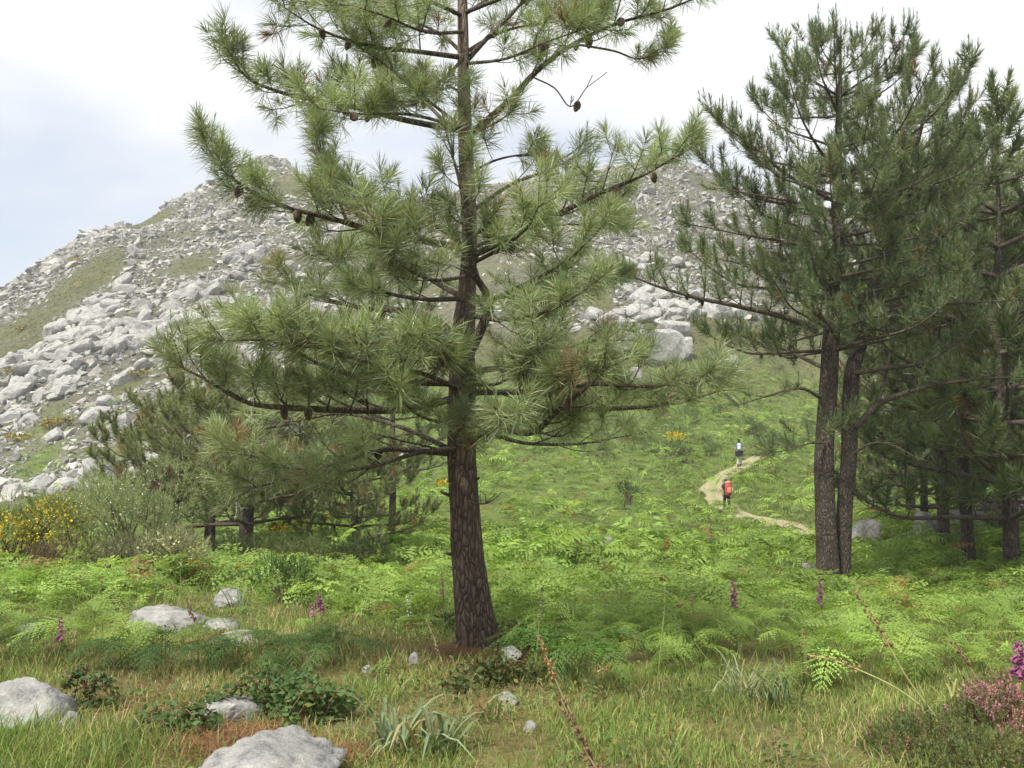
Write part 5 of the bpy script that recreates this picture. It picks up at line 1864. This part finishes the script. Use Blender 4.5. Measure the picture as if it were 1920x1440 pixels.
# ------------------------------------------------------------------ hikers
M_skin = plain_mat('skin', (.45, .27, .19), .6, .08)
M_black = plain_mat('black_cloth', (.018, .018, .021), .85, .3)
M_beige = plain_mat('beige_cloth', (.52, .48, .42), .85, .12)
M_blue = plain_mat('blue_cloth', (.04, .15, .27), .8, .2)
M_dark = plain_mat('dark_cloth', (.03, .032, .04), .8, .2)
M_white = plain_mat('white_cloth', (.68, .68, .68), .8, .1)
M_red = plain_mat('red_cloth', (.46, .075, .065), .75, .25)
M_orange = plain_mat('orange_cloth', (.62, .24, .15), .75, .15)
M_grey = plain_mat('grey_cloth', (.30, .31, .34), .8, .2)
M_hair = plain_mat('hair', (.035, .025, .02), .7, .3)
M_boot = plain_mat('boot_leather', (.05, .04, .035), .7, .2)


def skin(name, nodes, edges, mat, parent, origin, root=0, sub=2):
    me = bpy.data.meshes.new(name)
    me.from_pydata([tuple(float(v) for v in p[:3]) for p in nodes], edges, [])
    o = put(name, me, parent)
    me.materials.append(mat)
    m = o.modifiers.new('skin', 'SKIN')
    for i, p in enumerate(nodes):
        sv = me.skin_vertices[0].data[i]
        rx, ry = (p[3], p[3]) if len(p) < 5 else (p[3], p[4])
        sv.radius = (rx, ry)
        sv.use_root = i == root
    m.use_smooth_shade = True
    s = o.modifiers.new('subdivision', 'SUBSURF')
    s.levels = s.render_levels = sub
    return o


def lump(name, parts, mat, parent, sub=3):
    """rounded closed shapes joined into one mesh: (centre, half sizes, squareness)"""
    V0, F0 = ICO[sub]
    A = Acc()
    for c, s, k in parts:
        V = np.sign(V0) * np.abs(V0) ** k
        V = V / np.maximum(np.abs(V).max(1, keepdims=True), 1e-6) * (np.abs(V0).max(1, keepdims=True) ** (1 - (1 - k)))
        A.add(V * np.asarray(s) + np.asarray(c), F0)
    return put(name, A.mesh(name, mat, smooth=True), parent)


def hand(nodes, edges, wrist, d, side):
    """palm and five bent fingers"""
    w = nodes[wrist]
    P = np.array(w[:3])
    d = norm(d)
    lat = norm(np.cross(d, [side, 0, 0.001]))
    k = len(nodes)
    nodes.append((*(P + d * .05), .026, .02))
    nodes.append((*(P + d * .09), .028, .018))
    edges += [(wrist, k), (k, k + 1)]
    for j, (o, L) in enumerate(((-.03, .065), (-.01, .075), (.01, .07), (.03, .055))):
        q = len(nodes)
        a = P + d * .10 + lat * o
        b = a + d * L * .5 + np.array([-side * .008, 0, 0])
        c = b + d * L * .42 + np.array([-side * .018, 0, 0])
        nodes += [(*a, .0095), (*b, .0085), (*c, .007)]
        edges += [(k + 1, q), (q, q + 1), (q + 1, q + 2)]
    q = len(nodes)
    a = P + d * .055 - lat * .038
    nodes += [(*a, .011), (*(a + d * .035 - lat * .015), .009)]
    edges += [(k, q), (q, q + 1)]


def hiker(p, face, label, shirt, trousers, arms, step, hat, extra, Hs=1.0):
    """a walking person seen from behind; local +Y is ahead"""
    e = empty('person', p, label, 'person')
    e.rotation_euler = (0, 0, face)
    e.scale = (Hs,) * 3
    o = np.zeros(3)
    fa, fb = step
    # body: one continuous surface
    N = [(0, 0, .95, .15, .11), (0, 0, 1.10, .135, .10), (0, .03, 1.28, .16, .115), (0, .05, 1.43, .13, .09), (0, .06, 1.52, .055, .055), (0, .09, 1.60, .075, .085), (0, .10, 1.69, .078, .095), (0, .10, 1.75, .05, .06)]
    E = [(0, 1), (1, 2), (2, 3), (3, 4), (4, 5), (5, 6), (6, 7)]
    for sd_, (el, wr) in zip((-1, 1), arms):
        k = len(N)
        N += [(sd_ * .17, .05, 1.42, .065), (*el, .045), (*wr, .03)]
        E += [(3, k), (k, k + 1), (k + 1, k + 2)]
        hand(N, E, k + 2, np.array(wr) - np.array(el), sd_)
    for sd_, f in ((-1, fa), (1, fb)):
        k = len(N)
        N += [(sd_ * .095, .0, .88, .095), (sd_ * .095, f * .5 + .04, .50, .062), (sd_ * .095, f, .10, .045), (sd_ * .095, f + .12, .04, .035)]
        E += [(0, k), (k, k + 1), (k + 1, k + 2), (k + 2, k + 3)]
    skin('body', N, E, M_skin, e, o)
    # shirt with sleeves to the elbow
    N = [(0, 0, .97, .165, .125), (0, 0, 1.10, .155, .12), (0, .03, 1.28, .18, .135), (0, .05, 1.42, .15, .11), (0, .055, 1.49, .07, .07)]
    E = [(0, 1), (1, 2), (2, 3), (3, 4)]
    for sd_, (el, wr) in zip((-1, 1), arms):
        k = len(N)
        m_ = np.array([sd_ * .18, .05, 1.42]) * .3 + np.array(el) * .7
        N += [(sd_ * .18, .05, 1.42, .085), (*m_, .068)]
        E += [(3, k), (k, k + 1)]
    skin('shirt', N, E, shirt, e, o)
    N = [(0, 0, 1.02, .155, .12), (0, 0, .92, .175, .135)]
    E = [(0, 1)]
    for sd_, f in ((-1, fa), (1, fb)):
        k = len(N)
        N += [(sd_ * .10, .0, .84, .108), (sd_ * .10, f * .5 + .04, .50, .085), (sd_ * .10, f, .13, .072)]
        E += [(1, k), (k, k + 1), (k + 1, k + 2)]
    skin('trousers', N, E, trousers, e, o)
    for sd_, f in ((-1, fa), (1, fb)):
        lump('boot', [((sd_ * .097, f + .06, .055), (.05, .14, .055), .8), ((sd_ * .097, f - .01, .11), (.052, .06, .07), .9)], M_boot, e)
    lump('hair', [((0, .075, 1.70), (.088, .10, .10), 1.0), ((0, .05, 1.63), (.075, .07, .07), 1.0)], M_hair, e)
    for sd_ in (-1, 1):
        lump('ear', [((sd_ * .083, .10, 1.655), (.012, .022, .032), 1.0)], M_skin, e, 2)
    lump('nose', [((0, .195, 1.65), (.014, .022, .022), 1.0)], M_skin, e, 2)
    for sd_ in (-1, 1):
        lump('eye', [((sd_ * .032, .178, 1.675), (.013, .01, .009), 1.0)], M_dark, e, 2)
    lump('mouth', [((0, .182, 1.605), (.026, .01, .007), 1.0)], M_red, e, 2)
    if hat is not None:
        lump('hat', [((0, .10, 1.765), (.10, .115, .065), 1.0), ((0, .20, 1.735), (.08, .09, .012), 1.0)], hat, e)
    if extra:
        extra(e)
    return e


def waist_jacket(e):
    V, Fc = [], []
    S, Rn = 28, 7
    for i in range(Rn):
        for j in range(S):
            a = j / S * 2 * math.pi
            back = max(0.0, -math.sin(a))
            fl = .02 + .05 * i / Rn
            k = 1 + .06 * math.sin(j * 1.9) * i / Rn
            drop = (.06 + .36 * back ** .5 + .05 * math.sin(j * .9)) * i / (Rn - 1)
            V.append(((.19 + fl) * math.cos(a) * k, (.15 + fl) * math.sin(a) * k, 1.03 - drop))
    for i in range(Rn - 1):
        for j in range(S):
            a, b = i * S + j, i * S + (j + 1) % S
            Fc += [(a, b, b + S), (a, b + S, a + S)]
    o = put('jacket', mesh('jacket', V, Fc, M_black, smooth=True), e)
    m = o.modifiers.new('thickness', 'SOLIDIFY')
    m.thickness = .015


def backpack(p, face, label, Hs, spec):
    e = empty('backpack', p, label, 'backpack')
    e.rotation_euler = (0, 0, face)
    e.scale = (Hs,) * 3
    for nm, parts, mat in spec:
        lump(nm, parts, mat, e)
    for sd_ in (-1, 1):
        A = Acc()
        A.add(*tube(spline([(sd_ * .10, -.10, 1.46), (sd_ * .115, .03, 1.535), (sd_ * .12, .17, 1.42), (sd_ * .14, .17, 1.22), (sd_ * .13, -.08, 1.05)], 16), .022, 6))
        put('shoulder_strap', A.mesh('shoulder_strap', M_dark, smooth=True), e)
    return e


p1 = gY(1362, 46.3)
f1_ = math.radians(8)
p1[2] += .05
hiker(p1, f1_, 'hiker in dark clothes walking up the path under a big red backpack', M_dark, M_black,
      [((-.33, .00, 1.20), (-.43, .06, 1.00)), ((.27, -.02, 1.16), (.29, .03, .92))], (.16, -.18), None, None, .93)
backpack(p1, f1_, 'big red and orange trekking backpack carried by the nearer hiker', .93, [
    ('main_bag', [((0, -.26, 1.22), (.18, .15, .34), .55), ((0, -.24, .98), (.17, .13, .13), .6)], M_red),
    ('top_lid', [((0, -.25, 1.60), (.16, .14, .09), .65)], M_orange),
    ('front_pocket', [((0, -.42, 1.16), (.12, .05, .17), .6)], M_orange),
    ('bottle', [((.22, -.24, 1.18), (.05, .05, .14), .7)], M_white),
    ('umbrella', [((.15, -.28, 1.60), (.03, .03, .26), .8)], M_black),
    ('hip_belt', [((0, -.04, 1.02), (.19, .15, .045), .8)], M_dark)])
p2 = gY(1387, 58.5)
p2[2] += .05
f2_ = math.radians(-14)
hiker(p2, f2_, 'farther hiker in blue shirt and pale trousers with jacket round the waist', M_blue, M_beige,
      [((-.26, -.02, 1.18), (-.27, .06, .97)), ((.32, .0, 1.20), (.50, .10, 1.04))], (-.14, .20), M_dark, waist_jacket, 1.03)
backpack(p2, f2_, 'small white and grey daypack worn by the farther hiker', 1.03, [
    ('main_bag', [((0, -.20, 1.26), (.15, .09, .21), .6)], M_grey),
    ('front_pocket', [((0, -.28, 1.24), (.10, .05, .12), .8)], M_white),
    ('top_lid', [((0, -.18, 1.46), (.12, .08, .05), .7)], M_white),
    ('hip_belt', [((0, -.02, 1.04), (.18, .15, .03), .8)], M_grey)])

# haze over the valley
hz = mesh('haze', [(x, y, z) for x in (-430, 430) for y in (-14, 640) for z in (-75, 125)],
          [(0, 1, 3, 2), (4, 6, 7, 5), (0, 4, 5, 1), (2, 3, 7, 6), (0, 2, 6, 4), (1, 5, 7, 3)])
hm = bpy.data.materials.new('haze_air')
hm.use_nodes = True
hm.node_tree.nodes.clear()
ho = hm.node_tree.nodes.new('ShaderNodeOutputMaterial')
hv = hm.node_tree.nodes.new('ShaderNodeVolumePrincipled')
hv.inputs['Color'].default_value = (0.95, 0.97, 1.0, 1)
hv.inputs['Density'].default_value = HAZE
hv.inputs['Anisotropy'].default_value = 0.2
hm.node_tree.links.new(hv.outputs[0], ho.inputs['Volume'])
hz.materials.append(hm)
if HAZE:
    tag(put('haze', hz), 'thin pale haze in the mountain air', 'haze', kind='stuff')
